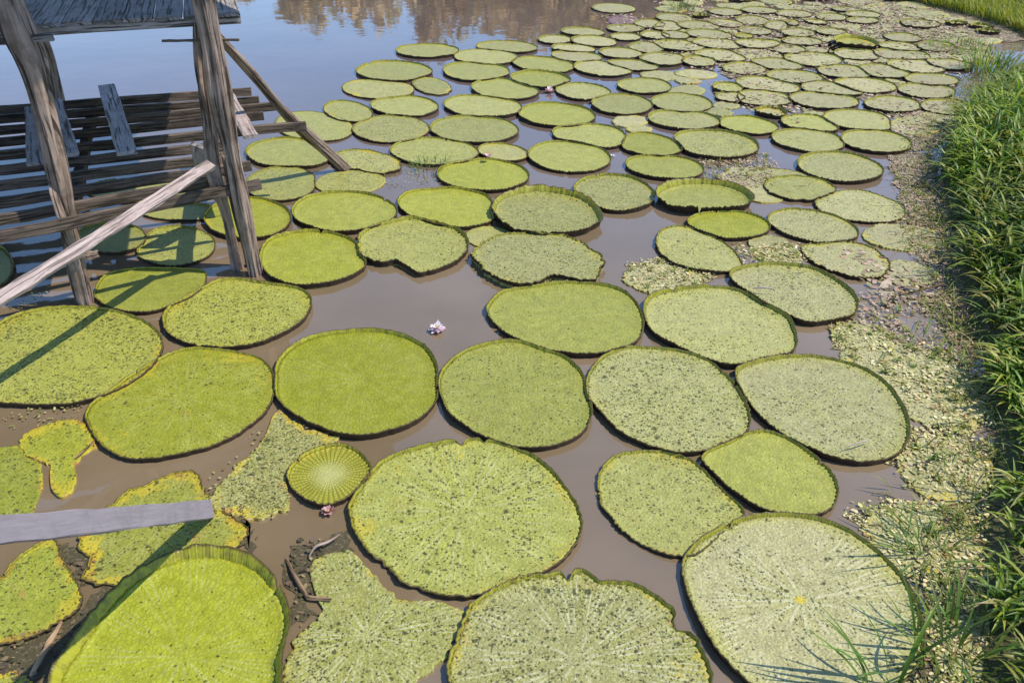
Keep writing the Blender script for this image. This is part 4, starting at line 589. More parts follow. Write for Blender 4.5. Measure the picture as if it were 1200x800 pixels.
so = bpy.data.objects.new('sun', sl); COL.objects.link(so); so.rotation_euler = D.to_track_quat('Z', 'Y').to_euler(); so.location = (8, -2, 14)
cam = bpy.data.cameras.new('camera'); co = bpy.data.objects.new('camera', cam); COL.objects.link(co)
cam.sensor_width = 36; cam.lens = 30; cam.clip_end = 2000; cam.clip_start = .05
co.location = (0, 0, 3.37); co.rotation_euler = (R(90 - 32), 0, 0); scene.camera = co
vs = scene.view_settings; vs.view_transform = 'Standard'; vs.look = 'None'; vs.gamma = 1; vs.use_curve_mapping = False; vs.exposure = .95
scene.render.engine = 'CYCLES'; scene.cycles.use_denoising = True; scene.cycles.max_bounces = 8

# ------------------------------------------------------------------ water and ground
def sheet(name, x0, x1, y0, y1, z, m):
    o = link_mesh(name, [(x0, y0, z), (x1, y0, z), (x1, y1, z), (x0, y1, z)], [(0, 1, 2, 3)], [m]); return o
tag(sheet('water', -400, 400, -60, 400, 0, M_WATER), 'brown muddy pond water mirroring a violet blue sky', 'water', kind='structure')

# ------------------------------------------------------------------ lily pads
def periodic(r, n, kmin, kmax, seed):
    q = np.random.RandomState(seed); t = np.linspace(0, 2 * math.pi, n, endpoint=False); a = np.zeros(n)
    for k in range(kmin, kmax + 1): a += math.sin(q.rand() * 6.28) * np.sin(k * t + q.rand() * 6.28) / (k ** .5)
    return a / max(1e-6, np.abs(a).max()) * r

def cubic_periodic(vals, n):
    v = np.asarray(vals, float); K = len(v); f = np.linspace(0, K, n, endpoint=False); i = f.astype(int); t = f - i
    p0, p1, p2, p3 = v[(i - 1) % K], v[i % K], v[(i + 1) % K], v[(i + 2) % K]
    return .5 * (2 * p1 + (p2 - p0) * t + (2 * p0 - 5 * p1 + 4 * p2 - p3) * t * t + (3 * p1 - p0 - 3 * p2 + p3) * t ** 3)

def grid_faces(nr, n, start=0):
    i = np.arange(n); j = (i + 1) % n; f = []
    for k in range(nr - 1):
        a = start + k * n; b = a + n
        f += np.stack([a + i, b + i, b + j, a + j], 1).tolist()
    return f

PADGROUP = 'giant water lily pads on the pond'
ALIKE = {'middle': 'small pale lily pad among many alike in the distant rows at the upper middle',
         'right of centre': 'small dull lily pad among many alike in the distant rows right of the upper middle',
         'right near the grassy bank': 'small greyish lily pad among many alike in the distant rows near the grassy bank'}
ATT = ('leaf_yellow', 'leaf_grey', 'leaf_spots', 'leaf_litter', 'leaf_edge', 'leaf_vein')

def make_pad(idx, row):
    x, y, Rm, h, at, rag, bites, fl, lod, label = row
    n = (96, 160, 320)[lod]
    Rr = cubic_periodic(np.array(Rm) / 1000, n); mr = Rr.mean(); t = np.linspace(0, 2 * math.pi, n, endpoint=False)
    flat = h <= 0.001
    Rr = Rr + periodic(rag * 1.6, n, 7, n // 4, idx + 900) + periodic(rag, n, 3, 12, idx + 50) * (1 if rag > .004 else .4)
    hh = np.zeros(n) if flat else h * (1 + periodic(.22, n, 2, 7, idx + 3) + periodic(.13 + rag * 9, n, 9, n // 5, idx + 7))
    q = random.Random(idx * 7 + 1)
    bl = list(bites)
    if not flat: bl += [(q.uniform(0, 360), 1.6, .02)]
    for (c, wd, dp) in bl:
        dlt = np.abs((np.degrees(t) - c + 180) % 360 - 180); gs = np.exp(-(dlt / wd) ** 2)
        Rr = Rr - gs * dp * (1 + .5 * periodic(1, n, 10, n // 4, idx + int(c))); hh = hh * (1 - .9 * gs)
    z0 = .008 if 'u' in fl else (.05 if 'H' in fl else .016)
    if flat and 'u' not in fl: z0 = .011
    z0 += (idx % 9) * .0007
    ct, st = np.cos(t), np.sin(t)
    lean = np.minimum(hh * (.5 if h > .06 else .30), mr * .2)
    ribn = max(24, int(2 * math.pi * mr / .034)); cor = np.cos(t * ribn) if lod == 2 else np.zeros(n)
    Rb = Rr - lean
    und1, und2 = periodic(1, n, 2, 6, idx + 11), periodic(1, n, 3, 9, idx + 23)
    wav = .006 if lod else .004
    V = []; U = []
    rings = [.04, .14, .27, .4, .53, .65, .76, .85, .92, .965, 1.0] if lod else [.05, .3, .6, .85, 1.0]
    for s in rings:
        zz = z0 + wav * s * s * und1 * math.sin(s * 5 + idx) + wav * .6 * und2 * s ** 3 + .25 * hh * max(0, (s - .91) / .09) ** 2
        if flat: zz = z0 + .0035 * und1 * s + (.010 * np.maximum(und2, 0) * s ** 6 if rag > .009 else 0)
        if not flat: zz = zz + .0
        zz = np.maximum(zz, .0035)
        V.append(np.stack([Rb * s * ct, Rb * s * st, zz], 1)); U.append(np.stack([s * ct, s * st], 1))
    if not flat:   # quarter of the blade's cup: tiny sag in the middle
        pass
    edge_z = V[-1][:, 2]
    # skirt below the blade
    V.append(np.stack([(Rb - .006) * ct, (Rb - .006) * st, np.full(n, -.02)], 1)); U.append(np.stack([1.02 * ct, 1.02 * st], 1))
    v = np.concatenate(V); u = np.concatenate(U)
    faces = grid_faces(len(V), n)
    c0 = len(v); v = np.vstack([v, [[0, 0, V[0][:, 2].mean()]]]); u = np.vstack([u, [[0, 0]]])
    faces += [(c0, i, (i + 1) % n) for i in range(n)]
    rimdata = None
    if not flat:
        rv = []; ru = []
        for s in (0, .25, .5, .75, 1.0):
            rr = Rb + lean * (s ** 1.25) - .0032 * cor * (s > 0) * (1 - .4 * s); zz = edge_z + (hh - .25 * hh) * s
            if s == 1.0: zz = zz + .003 * cor + .006 * periodic(1, n, n // 9, n // 3, idx + 77)
            rv.append(np.stack([rr * ct, rr * st, zz], 1)); ru.append(np.stack([t / (2 * math.pi) * ribn + .5, np.full(n, s)], 1))
        for s, oo in ((1.0, .006), (.6, .010), (.2, .010), (-.2, .004)):
            rr = Rb + lean * (max(s, 0) ** 1.5) + oo; zz = edge_z + (hh * .75) * s - (.002 if s == 1 else 0) - (.02 if s < 0 else 0)
            rv.append(np.stack([rr * ct, rr * st, zz], 1)); ru.append(np.stack([t / (2 * math.pi) * ribn, np.full(n, max(s, 0))], 1))
        rimdata = (np.concatenate(rv), np.concatenate(ru), grid_faces(len(rv), n), [0] * (4 * n) + [1] * (4 * n))
    def props(o):
        for a, b in zip(ATT, at): o[a] = float(b)
        o['leaf_tone'] = q.random()
        if 'Y' in fl: o['leaf_young'] = 1.0
        if 'C' in fl: o['leaf_centre'] = 1.0
        if 'p' in fl: o['leaf_purple'] = 1.0
    lab = ALIKE[label[1:]] if label[0] == '@' else label
    if lod == 0 or flat:
        mats = [M_LEAF, M_RIN, M_ROUT]; mi = [0] * len(faces)
        if rimdata is not None:
            b = len(v); v = np.vstack([v, rimdata[0]]); u = np.vstack([u, rimdata[1]])
            faces = faces + [tuple(a + b for a in f) for f in rimdata[2]]; mi += [a + 1 for a in rimdata[3]]
        o = link_mesh('lily_pad', v, faces, mats, uv=u, mi=mi, loc=(x, y, 0)); props(o)
        if not flat: o.rotation_euler = (R(q.uniform(-1.4, 1.4)), R(q.uniform(-1.4, 1.4)), 0)
        tag(o, lab, 'lily pad', PADGROUP); return o
    e = empty('lily_pad', (x, y, 0)); tag(e, lab, 'lily pad', PADGROUP)
    o = link_mesh('leaf_blade', v, faces, [M_LEAF], e, uv=u); props(o)
    o = link_mesh('raised_rim', rimdata[0], rimdata[2], [M_RIN, M_ROUT], e, uv=rimdata[1], mi=rimdata[3]); props(o)
    return e

for i, row in enumerate(PADS): make_pad(i, row)

# ------------------------------------------------------------------ wood
def bar(p0, p1, wd, th, up=(0, 0, 1), seg=10, rough=.004, taper=1.0, seed=0, chamfer=.12):
    """sawn bar from p0 to p1: verts, faces, uv (per vertex, u along the grain)."""
    p0, p1 = Vector(p0), Vector(p1); ax = (p1 - p0); L = ax.length; ax.normalize(); up = Vector(up)
    side = ax.cross(up).normalized(); up = side.cross(ax).normalized()
    q = np.random.RandomState(seed + 17); V = []; U = []
    c = chamfer * min(wd, th)
    prof = [(-wd/2 + c, -th/2), (wd/2 - c, -th/2), (wd/2, -th/2 + c), (wd/2, th/2 - c), (wd/2 - c, th/2), (-wd/2 + c, th/2), (-wd/2, th/2 - c), (-wd/2, -th/2 + c)]
    per = np.cumsum([0] + [math.dist(prof[i], prof[(i + 1) % 8]) for i in range(8)])
    for k in range(seg + 1):
        f = k / seg; sc = 1 + (taper - 1) * f; o = q.randn(2) * rough * .6
        for j in range(9):
            a, b = prof[j % 8]
            qq = np.random.RandomState((seed * 131 + k * 17 + (j % 8)) % 99991).randn(2) * rough
            P = p0 + ax * (L * f) + side * (a * sc + qq[0] + o[0]) + up * (b * sc + qq[1] * .6 + o[1])
            if k in (0, seg): P += ax * (np.random.RandomState(seed + j % 8 + k).randn() * rough * 1.5)
            V.append(P); U.append((L * f, per[j]))
    F = []
    for k in range(seg):
        for j in range(8):
            a = k * 9 + j; F.append((a, a + 1, a + 10, a + 9))
    F.append(tuple(range(7, -1, -1))); F.append(tuple(seg * 9 + j for j in range(8)))
    return V, F, U

def log(pts, rad, n=40, seed=0, lump=.12, seg=40, twist=.5):
    rad = [r * .8 for r in rad]; lump *= 1.6
    pts = [Vector(p) for p in pts]; q = np.random.RandomState(seed); m = len(pts)
    ph = q.rand(6) * 6.28; V = []; U = []; acc = 0; prev = None
    for k in range(seg + 1):
        f = k / seg * (m - 1); i = min(int(f), m - 2); t = f - i
        p0, p1, p2, p3 = pts[max(i - 1, 0)], pts[i], pts[i + 1], pts[min(i + 2, m - 1)]
        P = .5 * (2 * p1 + (p2 - p0) * t + (2 * p0 - 5 * p1 + 4 * p2 - p3) * t * t + (3 * p1 - p0 - 3 * p2 + p3) * t ** 3)
        r0 = rad[i] * (1 - t) + rad[i + 1] * t
        T = ((p2 - p0) * .5 + (2 * p0 - 5 * p1 + 4 * p2 - p3) * t + 1.5 * (3 * p1 - p0 - 3 * p2 + p3) * t * t).normalized()
        sd = T.cross(Vector((0, 1, .1))).normalized(); fw = T.cross(sd).normalized()
        if prev is not None: acc += (P - prev).length
        prev = P
        for j in range(n + 1):
            a = 2 * math.pi * (j % n) / n
            z = acc
            rr = r0 * (1 + lump * (.6 * math.sin(2 * a + ph[0] + twist * z) + .5 * math.sin(3 * a + ph[1] - z * 1.3) + .5 * math.sin(5 * a + ph[2] + z * 2 * twist)
                + .45 * math.sin(9 * a + ph[4]) * (.5 + .5 * math.sin(z * 4 + ph[5])) - 1.6 * max(0, math.cos(a * 1 - ph[0] + .5 * math.sin(z * 2.1 + ph[1]))) ** 40 - 1.3 * max(0, math.cos(a - ph[3] + .4 * math.sin(z * 1.7))) ** 50) + lump * .5 * math.sin(z * 7 + ph[3]))
            V.append(P + sd * (math.cos(a) * rr) + fw * (math.sin(a) * rr)); U.append((acc, r0 * 2 * math.pi * j / n))
    F = []
    for k in range(seg):
        for j in range(n):
            a = k * (n + 1) + j; F.append((a, a + 1, a + n + 2, a + n + 1))
    F.append(tuple(range(n - 1, -1, -1))); F.append(tuple(seg * (n + 1) + j for j in range(n)))
    return V, F, U

def wood(name, vfu, m, parent=None, loc=None, label=None):
    v, f, u = vfu
    o = link_mesh(name, v, f, [m], parent, uv=u, smooth=False)
    if label: o['label'] = label
    return o

def img(px, py, z):       # ground plan of the hut was measured on site: direction cosines of a 30 mm lens at 3.37 m
    a, b = (px - 600) / 1000, (py - 400) / 1000; c, s = math.cos(R(32)), math.sin(R(32)); t = (3.37 - z) / (b * c + s)
    return Vector((a * t, (c - b * s) * t, z))

def at_y(px, py, Y):
    a, b = (px - 600) / 1000, (py - 400) / 1000; c, s = math.cos(R(32)), math.sin(R(32)); t = Y / (c - b * s)
    return Vector((a * t, Y, 3.37 - (b * c + s) * t))

hut = empty('stilt_hut', (-2.8, 6.2, 0)); tag(hut, 'ramshackle grey wooden stilt hut standing over the water on crooked log posts', 'hut')
HL = Vector((2.8, -6.2, 0))
def hv(vfu): return [Vector(p) + HL for p in vfu[0]], vfu[1], vfu[2]
def hp(name, vfu, m, label=None, parent=hut):
    return wood(name, hv(vfu), m, parent, label=label)

# left post (forked, cracked), right post, its thin twin and a short rear leg
hp('post', log([(-3.425, 5.97, -.4), (-3.42, 5.97, .02), (-3.392, 5.97, .49), (-3.36, 5.97, .85), (-3.325, 5.975, 1.31), (-3.30, 5.98, 1.62), (-3.30, 6.0, 1.91), (-3.33, 6.0, 2.1), (-3.36, 6.0, 2.5), (-3.36, 6.02, 3.2), (-3.36, 6.05, 4.0)],
    [.088, .085, .088, .092, .098, .112, .125, .125, .115, .11, .10], seed=3, lump=.13), M_POST)
hp('post', log([(-2.18, 6.46, -.4), (-2.186, 6.46, 0), (-2.194, 6.46, .56), (-2.20, 6.46, 1.07), (-2.195, 6.455, 1.47), (-2.19, 6.46, 1.85), (-2.20, 6.46, 2.2), (-2.20, 6.47, 3.0), (-2.2, 6.48, 3.9)],
    [.075, .072, .07, .078, .088, .085, .082, .08, .075], seed=9, lump=.15), M_POST)
hp('post', log([(-2.36, 6.57, -.3), (-2.36, 6.57, .02), (-2.37, 6.56, .55), (-2.40, 6.56, .9), (-2.37, 6.58, 1.25), (-2.36, 6.6, 1.6), (-2.33, 6.62, 2.02)], [.052, .05, .048, .052, .062, .06, .055], seed=21, lump=.2), M_POST, 'thin dark knotted post')
hp('post', log([(-2.27, 6.62, -.3), (-2.265, 6.62, .05), (-2.28, 6.6, .5), (-2.3, 6.6, 1.0)], [.045, .045, .045, .04], seed=33, lump=.2), M_POST)
for x, y in ((-2.87, 8.5), (-4.83, 8.5)):
    hp('post', log([(x, y, -.4), (x, y, .2), (x + .01, y, .5), (x, y, .74)], [.06, .06, .058, .055], seed=int(-x * 100), lump=.12), M_POST)
    pass
hp('post', log([at_y(72, 150, 8.9), at_y(68, 118, 8.9), at_y(62, 85, 8.9), at_y(56, 62, 8.9), at_y(46, 40, 8.9), at_y(34, 15, 8.9)], [.07, .07, .062, .06, .065, .07], seed=41, lump=.15, seg=24), M_POST)
hp('split_branch', log([at_y(92, 302, 5.88), at_y(80, 278, 5.86), at_y(70, 250, 5.85), at_y(62, 226, 5.88), at_y(60, 210, 5.95)], [.03, .034, .034, .03, .02], seed=45, lump=.15, seg=24), M_POST)
# joists of the unfinished floor
LY = [124, 135, 148, 162, 177, 194, 212, 232, 252, 271]; RY = [110, 121, 131, 142, 158, 173, 188, 203, 217, 232]
RX = [294, 303, 329, 308, 358, 262, 255, 293, 250, 305]
for k in range(10):
    sl_ = (RY[k] - LY[k]) / 196.0; zt = .80 + rng.uniform(-.012, .012)
    a = img(-110, LY[k] - 110 * sl_, zt); b = img(RX[k], LY[k] + sl_ * RX[k], zt)
    hp('joist', bar(a - Vector((0, 0, .04)), b - Vector((0, 0, .04)), .042, .085, seed=100 + k, rough=.003, seg=14), M_JOIST)
# two bearers under the joists and the shaded post plate
for (a, b) in (((-2.42, 6.62, .66), (-3.05, 9.1, .68)), ((-3.42, 6.08, .66), (-4.4, 8.9, .68))):
    hp('bearer', bar(a, b, .09, .10, seed=int(a[0] * -90), rough=.004), M_JOIST)
hp('plate', bar(img(236, 172, .98) , img(243, 222, .42), .17, .035, up=(0.1, -1, .35), seed=61), M_BOARD)
hp('crosspiece', bar((-3.55, 5.98, .36), (-3.30, 6.14, .36), .05, .05, seed=62), M_POST)
# rail: pale diagonal board from the right post towards the viewer
hp('rail', bar((-2.33, 6.33, 1.03), (-3.24, 4.09, .83), .082, .035, up=(.5, -.55, .9), seed=63, rough=.0035, seg=16, taper=.98), M_PALE, 'pale bleached diagonal board')
# leaning log brace on the right
hp('brace', log([(-1.76, 9.02, -.12), (-1.83, 8.92, .03), (-1.99, 8.8, .28), (-2.13, 8.58, .55), (-2.28, 8.38, .85), (-2.42, 8.1, 1.25), (-2.6, 7.75, 1.71)], [.065, .066, .07, .066, .056, .05, .05], seed=71, lump=.1), M_POST, 'crooked log brace standing in the water')
# upper deck
d1 = Vector((.952, .305, 0)); d2 = Vector((-.305, .952, 0)); d0 = Vector((-3.58, 6.22, 2.06))
for k in range(26):
    s = -3.4 + k * .205; 
    if s > 1.66: break
    f = rng.uniform(-.03, .03)
    hp('deck_board', bar(d0 + d1 * s + d2 * f, d0 + d1 * s + d2 * 3.0, (.1955), .028, seed=200 + k, rough=.002, seg=8), M_DECK)
for t_ in (.05, 1.5, 2.9):
    hp('bearer', bar(d0 + d1 * -3.5 + d2 * t_ - Vector((0, 0, .046)), d0 + d1 * 1.62 + d2 * t_ - Vector((0, 0, .046)), .05, .055, seed=260 + int(t_), rough=.002), M_DECK)
hp('ledger', bar((-4.3, 5.68, 2.04), (-3.12, 6.02, 2.045), .03, .05, seed=270), M_DECK)
hp('peg', bar((-2.55, 6.43, 1.93), (-2.0, 6.47, 1.93), .018, .018, seed=271, rough=.001), M_JOIST)
# unseen thatch cover over the hut, shape invented to cast the deck's shade
rb = bpy.data.meshes.new('shade_roof'); 
ra = Vector((-.74, 6.52, 3.86)); r1 = Vector((.82, .57, 0)); r2 = Vector((-.305, .952, 0))
V = []; F = []; U = []
prof = [(0, 0), (1.9, 1.15), (3.9, 0)]
nx = 40
for side in (0, 1):
    for k, (yy, zz) in enumerate(prof):
        for i in range(nx + 1):
            jig = rng.uniform(-.05, .05) if k != 1 else 0
            p = ra + r1 * (-5.4 * i / nx) + r2 * (yy + jig) + Vector((0, 0, zz + (.0 if side == 0 else .16) + rng.uniform(-.02, .02)))
            V.append(p + HL); U.append((yy + i * .01, i * .14))
st = 3 * (nx + 1)
for side in (0, 1):
    for k in range(2):
        for i in range(nx):
            a = side * st + k * (nx + 1) + i; F.append((a, a + 1, a + nx + 2, a + nx + 1))
for i in range(nx):
    for k in (0, 2): a = k * (nx + 1) + i; F.append((a, a + 1, a + 1 + st, a + st))
for k in range(2):
    for i in (0, nx): a = k * (nx + 1) + i; F.append((a, a + nx + 1, a + nx + 1 + st, a + st))
M_THATCH = mat_wood('thatch', (.20, .16, .10), (.30, .24, .15), (.14, .11, .07), .95)
link_mesh('shade_roof', V, F, [M_THATCH], hut, uv=U, smooth=False)

# loose boards lying on the joists
for a, b, wd, m, lab in ((img(125, 101, .87), img(149, 180, .85), .165, M_BOARD, 'short grey board lying across the bare joists, clear of the posts'),
        (img(63, 118, .87), img(82, 182, .85), .15, M_BOARD, 'short board on the joists just right of the left hut post'),
        (img(40, 126, .87), img(44, 192, .85), .16, M_BOARD, 'short board on the joists half hidden behind the left hut post'),
        (img(262, 104, .87), img(294, 160, .85), .13, M_PALE, 'pale sunlit board lying on the joists behind the right hut post')):
    v, f, u = bar(a, b, wd, .03, seed=int(abs(a.x) * 1000) % 977, rough=.003)
    tag(wood('loose_board', (v, f, u), m), lab, 'board', 'loose boards on the hut joists')
# grey plank leaning up from the water at the lower left
v, f, u = bar((-1.69, 3.56, .035), (-1.25, 1.15, 2.2), .105, .032, up=(-.25, -.75, .55), seed=301, rough=.002, taper=.66, seg=14)
tag(wood('leaning_plank', (v, f, u), M_PLANK), 'long smooth grey plank sloping up out of the pond at the lower left', 'plank')

# ------------------------------------------------------------------ flowers, stalks
def petal_flower(name, loc, size, layers, cols, label, tilt=0.25, droop=0):
    e = empty(name, loc); tag(e, label, 'flower')
    V = []; F = []; C = []
    for (n, L, wd, el, ph) in layers:
        for i in range(n):
            a = 2 * math.pi * i / n + ph + rng.uniform(-.15, .15); ee = R(el + rng.uniform(-9, 9)); b = len(V)
            l_ = size * L * rng.uniform(.88, 1.1); c = cols[rng.randrange(len(cols))]
            for k in range(6):
                f_ = k / 5; ww = size * wd * math.sin(math.pi * min(1, f_ * .82 + .12)) ** .8 * (1 if k < 5 else .1)
                rr = l_ * f_; zz = l_ * f_ * math.tan(min(ee, 1.25)) * (1 - .35 * f_) ; rr *= math.cos(ee * .6)
                for s in (-1, 0, 1):
                    V.append((math.cos(a) * rr - math.sin(a) * ww * s, math.sin(a) * rr + math.cos(a) * ww * s, zz + (.12 * size * wd * 3 if s else 0) + .012)); C.append(c)
            for k in range(5):
                for s in (0, 1): q_ = b + k * 3 + s; F.append((q_, q_ + 1, q_ + 4, q_ + 3))
    link_mesh('petals', V, F, [M_PETAL], e, col=np.array(C))
    V = []; F = []
    for i in range(14):
        a = i * 2.4; r_ = size * .02 * math.sqrt(i); b = len(V)
        for k in range(5): V.append((math.cos(a) * r_ + .006 * size * 6 * math.cos(k * 1.257), math.sin(a) * r_ + .006 * size * 6 * math.sin(k * 1.257), size * .25))
        V.append((math.cos(a) * r_ * .8, math.sin(a) * r_ * .8, size * .42))
        for k in range(5): F.append((b + k, b + (k + 1) % 5, b + 5))
    link_mesh('flower_centre', V, F, [M_CENTRE], e)
    return e
M_PETAL = mat_vcol('petal', .5, .3, .3)
M_CENTRE = mat_plain('flower_heart', (.45, .30, .08))
FL = [(9, .55, .13, 8, 0), (8, .48, .12, 35, .3), (6, .36, .1, 58, .1)]
petal_flower('water_lily_flower', img(512, 388, .0), .125, FL, [(.78, .72, .74), (.72, .62, .68), (.66, .5, .58)], 'white open water lily bloom floating alone on the brown water')
petal_flower('water_lily_flower', img(385, 602, .0), .085, [(7, .5, .14, 25, 0), (6, .4, .13, 50, .3)], [(.35, .16, .17), (.5, .3, .3), (.22, .10, .10)], 'faded maroon water lily bloom below the small ribbed young leaf')
petal_flower('water_lily_flower', img(644, 109, .0), .14, [(7, .5, .14, 35, 0), (6, .4, .13, 60, .3)], [(.75, .62, .62), (.6, .35, .4)], 'small whitish pink bloom in a gap between the rear pads')
petal_flower('water_lily_flower', img(572, 187, .05), .11, [(6, .45, .15, 50, 0), (5, .4, .13, 62, .3)], [(.7, .5, .55), (.62, .4, .48)], 'pink bud resting on the far rim of a clean green pad')
petal_flower('water_lily_flower', img(718, 184, .0), .07, [(5, .5, .15, 15, 0)], [(.75, .7, .72)], 'tiny white petals drifting in the lilac channel')
def stalk(pts, rad, label, cat='stalk', m=None, name='stalk'):
    v, f, u = log(pts, rad, n=10, seed=len(label), lump=.15, seg=18)
    tag(wood(name, (v, f, u), m or M_STALK), label, cat)
M_STALK = mat_wood('stalk_brown', (.18, .11, .06), (.30, .21, .12), (.12, .08, .05))
stalk([img(336, 655, .0), img(345, 673, .03), img(358, 696, .02), img(362, 700, .02), img(375, 701, .025), img(388, 702, .03)], [.013, .016, .016, .013, .012, .009], 'bent brown leaf stalk in the dark water beside the torn flat pad')
stalk([img(362, 652, .02), img(370, 640, .05), img(385, 634, .05), img(399, 625, .06)], [.006, .010, .009, .005], 'curled whitish dead leaf edge above the torn flat pad', m=M_POST)
stalk([img(36, 792, .0), img(48, 770, .04), img(62, 745, .05), img(72, 728, .02)], [.014, .016, .014, .008], 'dry brown stick in the dark gap left of the huge corner pad', 'stick', name='stick')
stalk([img(88, 537, .02), img(98, 528, .035), img(112, 514, .02)], [.007, .008, .007], 'thin reddish stalk beside the tattered yellowing scrap', name='stalk')
stalk([img(1058, 345, .02), img(1085, 338, .05), img(1118, 328, .04)], [.008, .011, .010], 'thin dark stick lying in the weedy shallows by the bank', 'stick', name='stick')
stalk([img(992, 523, .055), img(1006, 519, .065), img(1019, 515, .06)], [.004, .006, .005], 'whitish straw lying on the large grey green pad', 'straw', m=M_PALE, name='straw')
stalk([img(882, 338, .08), img(892, 337, .085), img(905, 338, .08)], [.005, .008, .006], 'short whitish straw on the grey pad behind the wide one', 'straw', m=M_PALE, name='straw')

# ------------------------------------------------------------------ floating litter
def inside(pt, poly):
    x, y = pt; c = False
    for i in range(len(poly)):
        x0, y0 = poly[i - 1]; x1, y1 = poly[i]
        if (y0 > y) != (y1 > y) and x < (x1 - x0) * (y - y0) / (y1 - y0) + x0: c = not c
    return c
PAL = [[(.58, .50, .26), (.52, .47, .22), (.62, .55, .32), (.44, .43, .16), (.50, .38, .20), (.33, .32, .11)],
       [(.58, .48, .25), (.50, .44, .20), (.38, .37, .13), (.62, .53, .31), (.40, .28, .14), (.24, .23, .08)],
       [(.32, .26, .16), (.38, .29, .21), (.22, .17, .11), (.42, .35, .25), (.26, .24, .11), (.33, .20, .15)],
       [(.07, .05, .03), (.10, .07, .045), (.05, .045, .022), (.16, .11, .06), (.09, .08, .03), (.22, .17, .08)],
       [(.24, .24, .07), (.17, .19, .05), (.32, .28, .10), (.13, .11, .05), (.20, .21, .06), (.38, .33, .15)]]
V = []; F = []; C = []
MI = []; zsh = .0025
for poly, dens, pal in MATS:
    if pal == 3 or pal < 2 and dens in (420, 480) or dens in (111, 301):      # soggy sheet that holds the litter together
        o_ = []
        for i in range(len(poly)):
            a, b = Vector(poly[i]), Vector(poly[(i + 1) % len(poly)]); m_ = max(2, int((b - a).length / .025)); nn = Vector(((b - a).y, -(b - a).x)).normalized()
            for k in range(m_): p = a.lerp(b, k / m_) + nn * (rng.gauss(0, .012) + .03 * math.sin(i * 5 + k * .35)); o_.append(p)
        b0 = len(V); zsh += .0004; V += [(p.x, p.y, zsh) for p in o_]; C += [((.46, .40, .18), (.44, .38, .18), (.40, .31, .22), (.075, .058, .035), (.1, .09, .04))[pal]] * len(o_); F.append(tuple(range(b0, b0 + len(o_)))); MI.append(1)
    xs = [p[0] for p in poly]; ys = [p[1] for p in poly]; A = (max(xs) - min(xs)) * (max(ys) - min(ys))
    cells = {}
    for _ in range(int(A * dens * (3.2 if pal < 2 else (.9 if pal == 3 else 2.2)))):
        x, y = rng.uniform(min(xs), max(xs)), rng.uniform(min(ys), max(ys))
        if not inside((x + rng.gauss(0, .05), y + rng.gauss(0, .05)), poly): continue
        k = (int(x * 5), int(y * 5)); 
        if k not in cells: cells[k] = rng.random()
        if pal > 1 and cells[k] < .45 and rng.random() < .8: continue
        if pal < 2 and cells[k] < .12 and rng.random() < .75: continue
        s = rng.uniform(.006, .018) * (1.0 if dens > 300 else 2.2) * (1 if pal < 2 else .75 if pal == 4 else 1.15); a = rng.uniform(0, 6.28); z = rng.uniform(.011, .022); asp = rng.uniform(.35, .8)
        c = PAL[pal][rng.randrange(6)]; f = rng.uniform(.75, 1.15); b = len(V)
        tx, ty = rng.gauss(0, .22), rng.gauss(0, .22)
        for (lx, ly) in ((-1, 0), (-.35, -asp), (.45, -asp * .8), (1, 0), (.4, asp), (-.4, asp * .8)):
            X = (lx * math.cos(a) - ly * math.sin(a)) * s; Y_ = (lx * math.sin(a) + ly * math.cos(a)) * s
            V.append((x + X, y + Y_, max(.0035, z + X * tx + Y_ * ty))); C.append((c[0] * f, c[1] * f, c[2] * f))
        F.append(tuple(range(b, b + 6))); MI.append(0)
tag(link_mesh('floating_weed', V, F, [M_FLAKE, mat_mat()], col=np.array(C), smooth=False, mi=MI), 'pale yellow and brown floating weed and leaf litter between the pads', 'weed', kind='stuff')

# ------------------------------------------------------------------ banks
SPRIGS = []
for poly, dens, pal in MATS:
    if pal > 1 and dens < 600 or dens < 300 or pal == 3: continue
    xs = [p[0] for p in poly]; ys = [p[1] for p in poly]; A = (max(xs) - min(xs)) * (max(ys) - min(ys))
    if max(xs) < 1.5: continue
    for _ in range(int(A * 75)):
        x, y = rng.uniform(min(xs), max(xs)), rng.uniform(min(ys), max(ys))
        if inside((x, y), poly): SPRIGS.append((x, y))
def bank(name, line, inward, label):
    """raised soil strip growing from a shoreline; inward = list of (distance, height)."""
    n = len(line); V = []; F = []; U = []
    for k, (d, h) in enumerate(inward):
        for i in range(n):
            p = Vector((*line[i], 0)); a = Vector((*line[max(i - 1, 0)], 0)); b = Vector((*line[min(i + 1, n - 1)], 0))
            t = (b - a).normalized(); nn = Vector((t.y, -t.x, 0))
            q = p + nn * d; V.append((q.x, q.y, h + (rng.uniform(-.02, .02) if d > .2 else 0)))
    for k in range(len(inward) - 1):
        for i in range(n - 1):
            a = k * n + i; F.append((a, a + 1, a + n + 1, a + n))
    return tag(link_mesh(name, V, F, [M_SOIL]), label, 'bank', kind='structure')
def dense(line, m=5):
    o = []
    for i in range(len(line) - 1):
        for k in range(m): f = k / m; o.append((line[i][0] * (1 - f) + line[i + 1][0] * f, line[i][1] * (1 - f) + line[i + 1][1] * f))
    return o + [line[-1]]
bank('grassy_bank', dense(SHORE), [(-.15, -.1), (.0, .02), (.25, .10), (.8, .18), (2.0, .25), (4.0, .3)], 'low muddy bank under the tall grass on the right')
FS = dense(FARSHORE)
bank('far_bank', FS, [(-.3, -.1), (.0, .03), (.5, .10), (2, .2), (6, .35), (12, .4)], 'low lawn like bank at the top right')

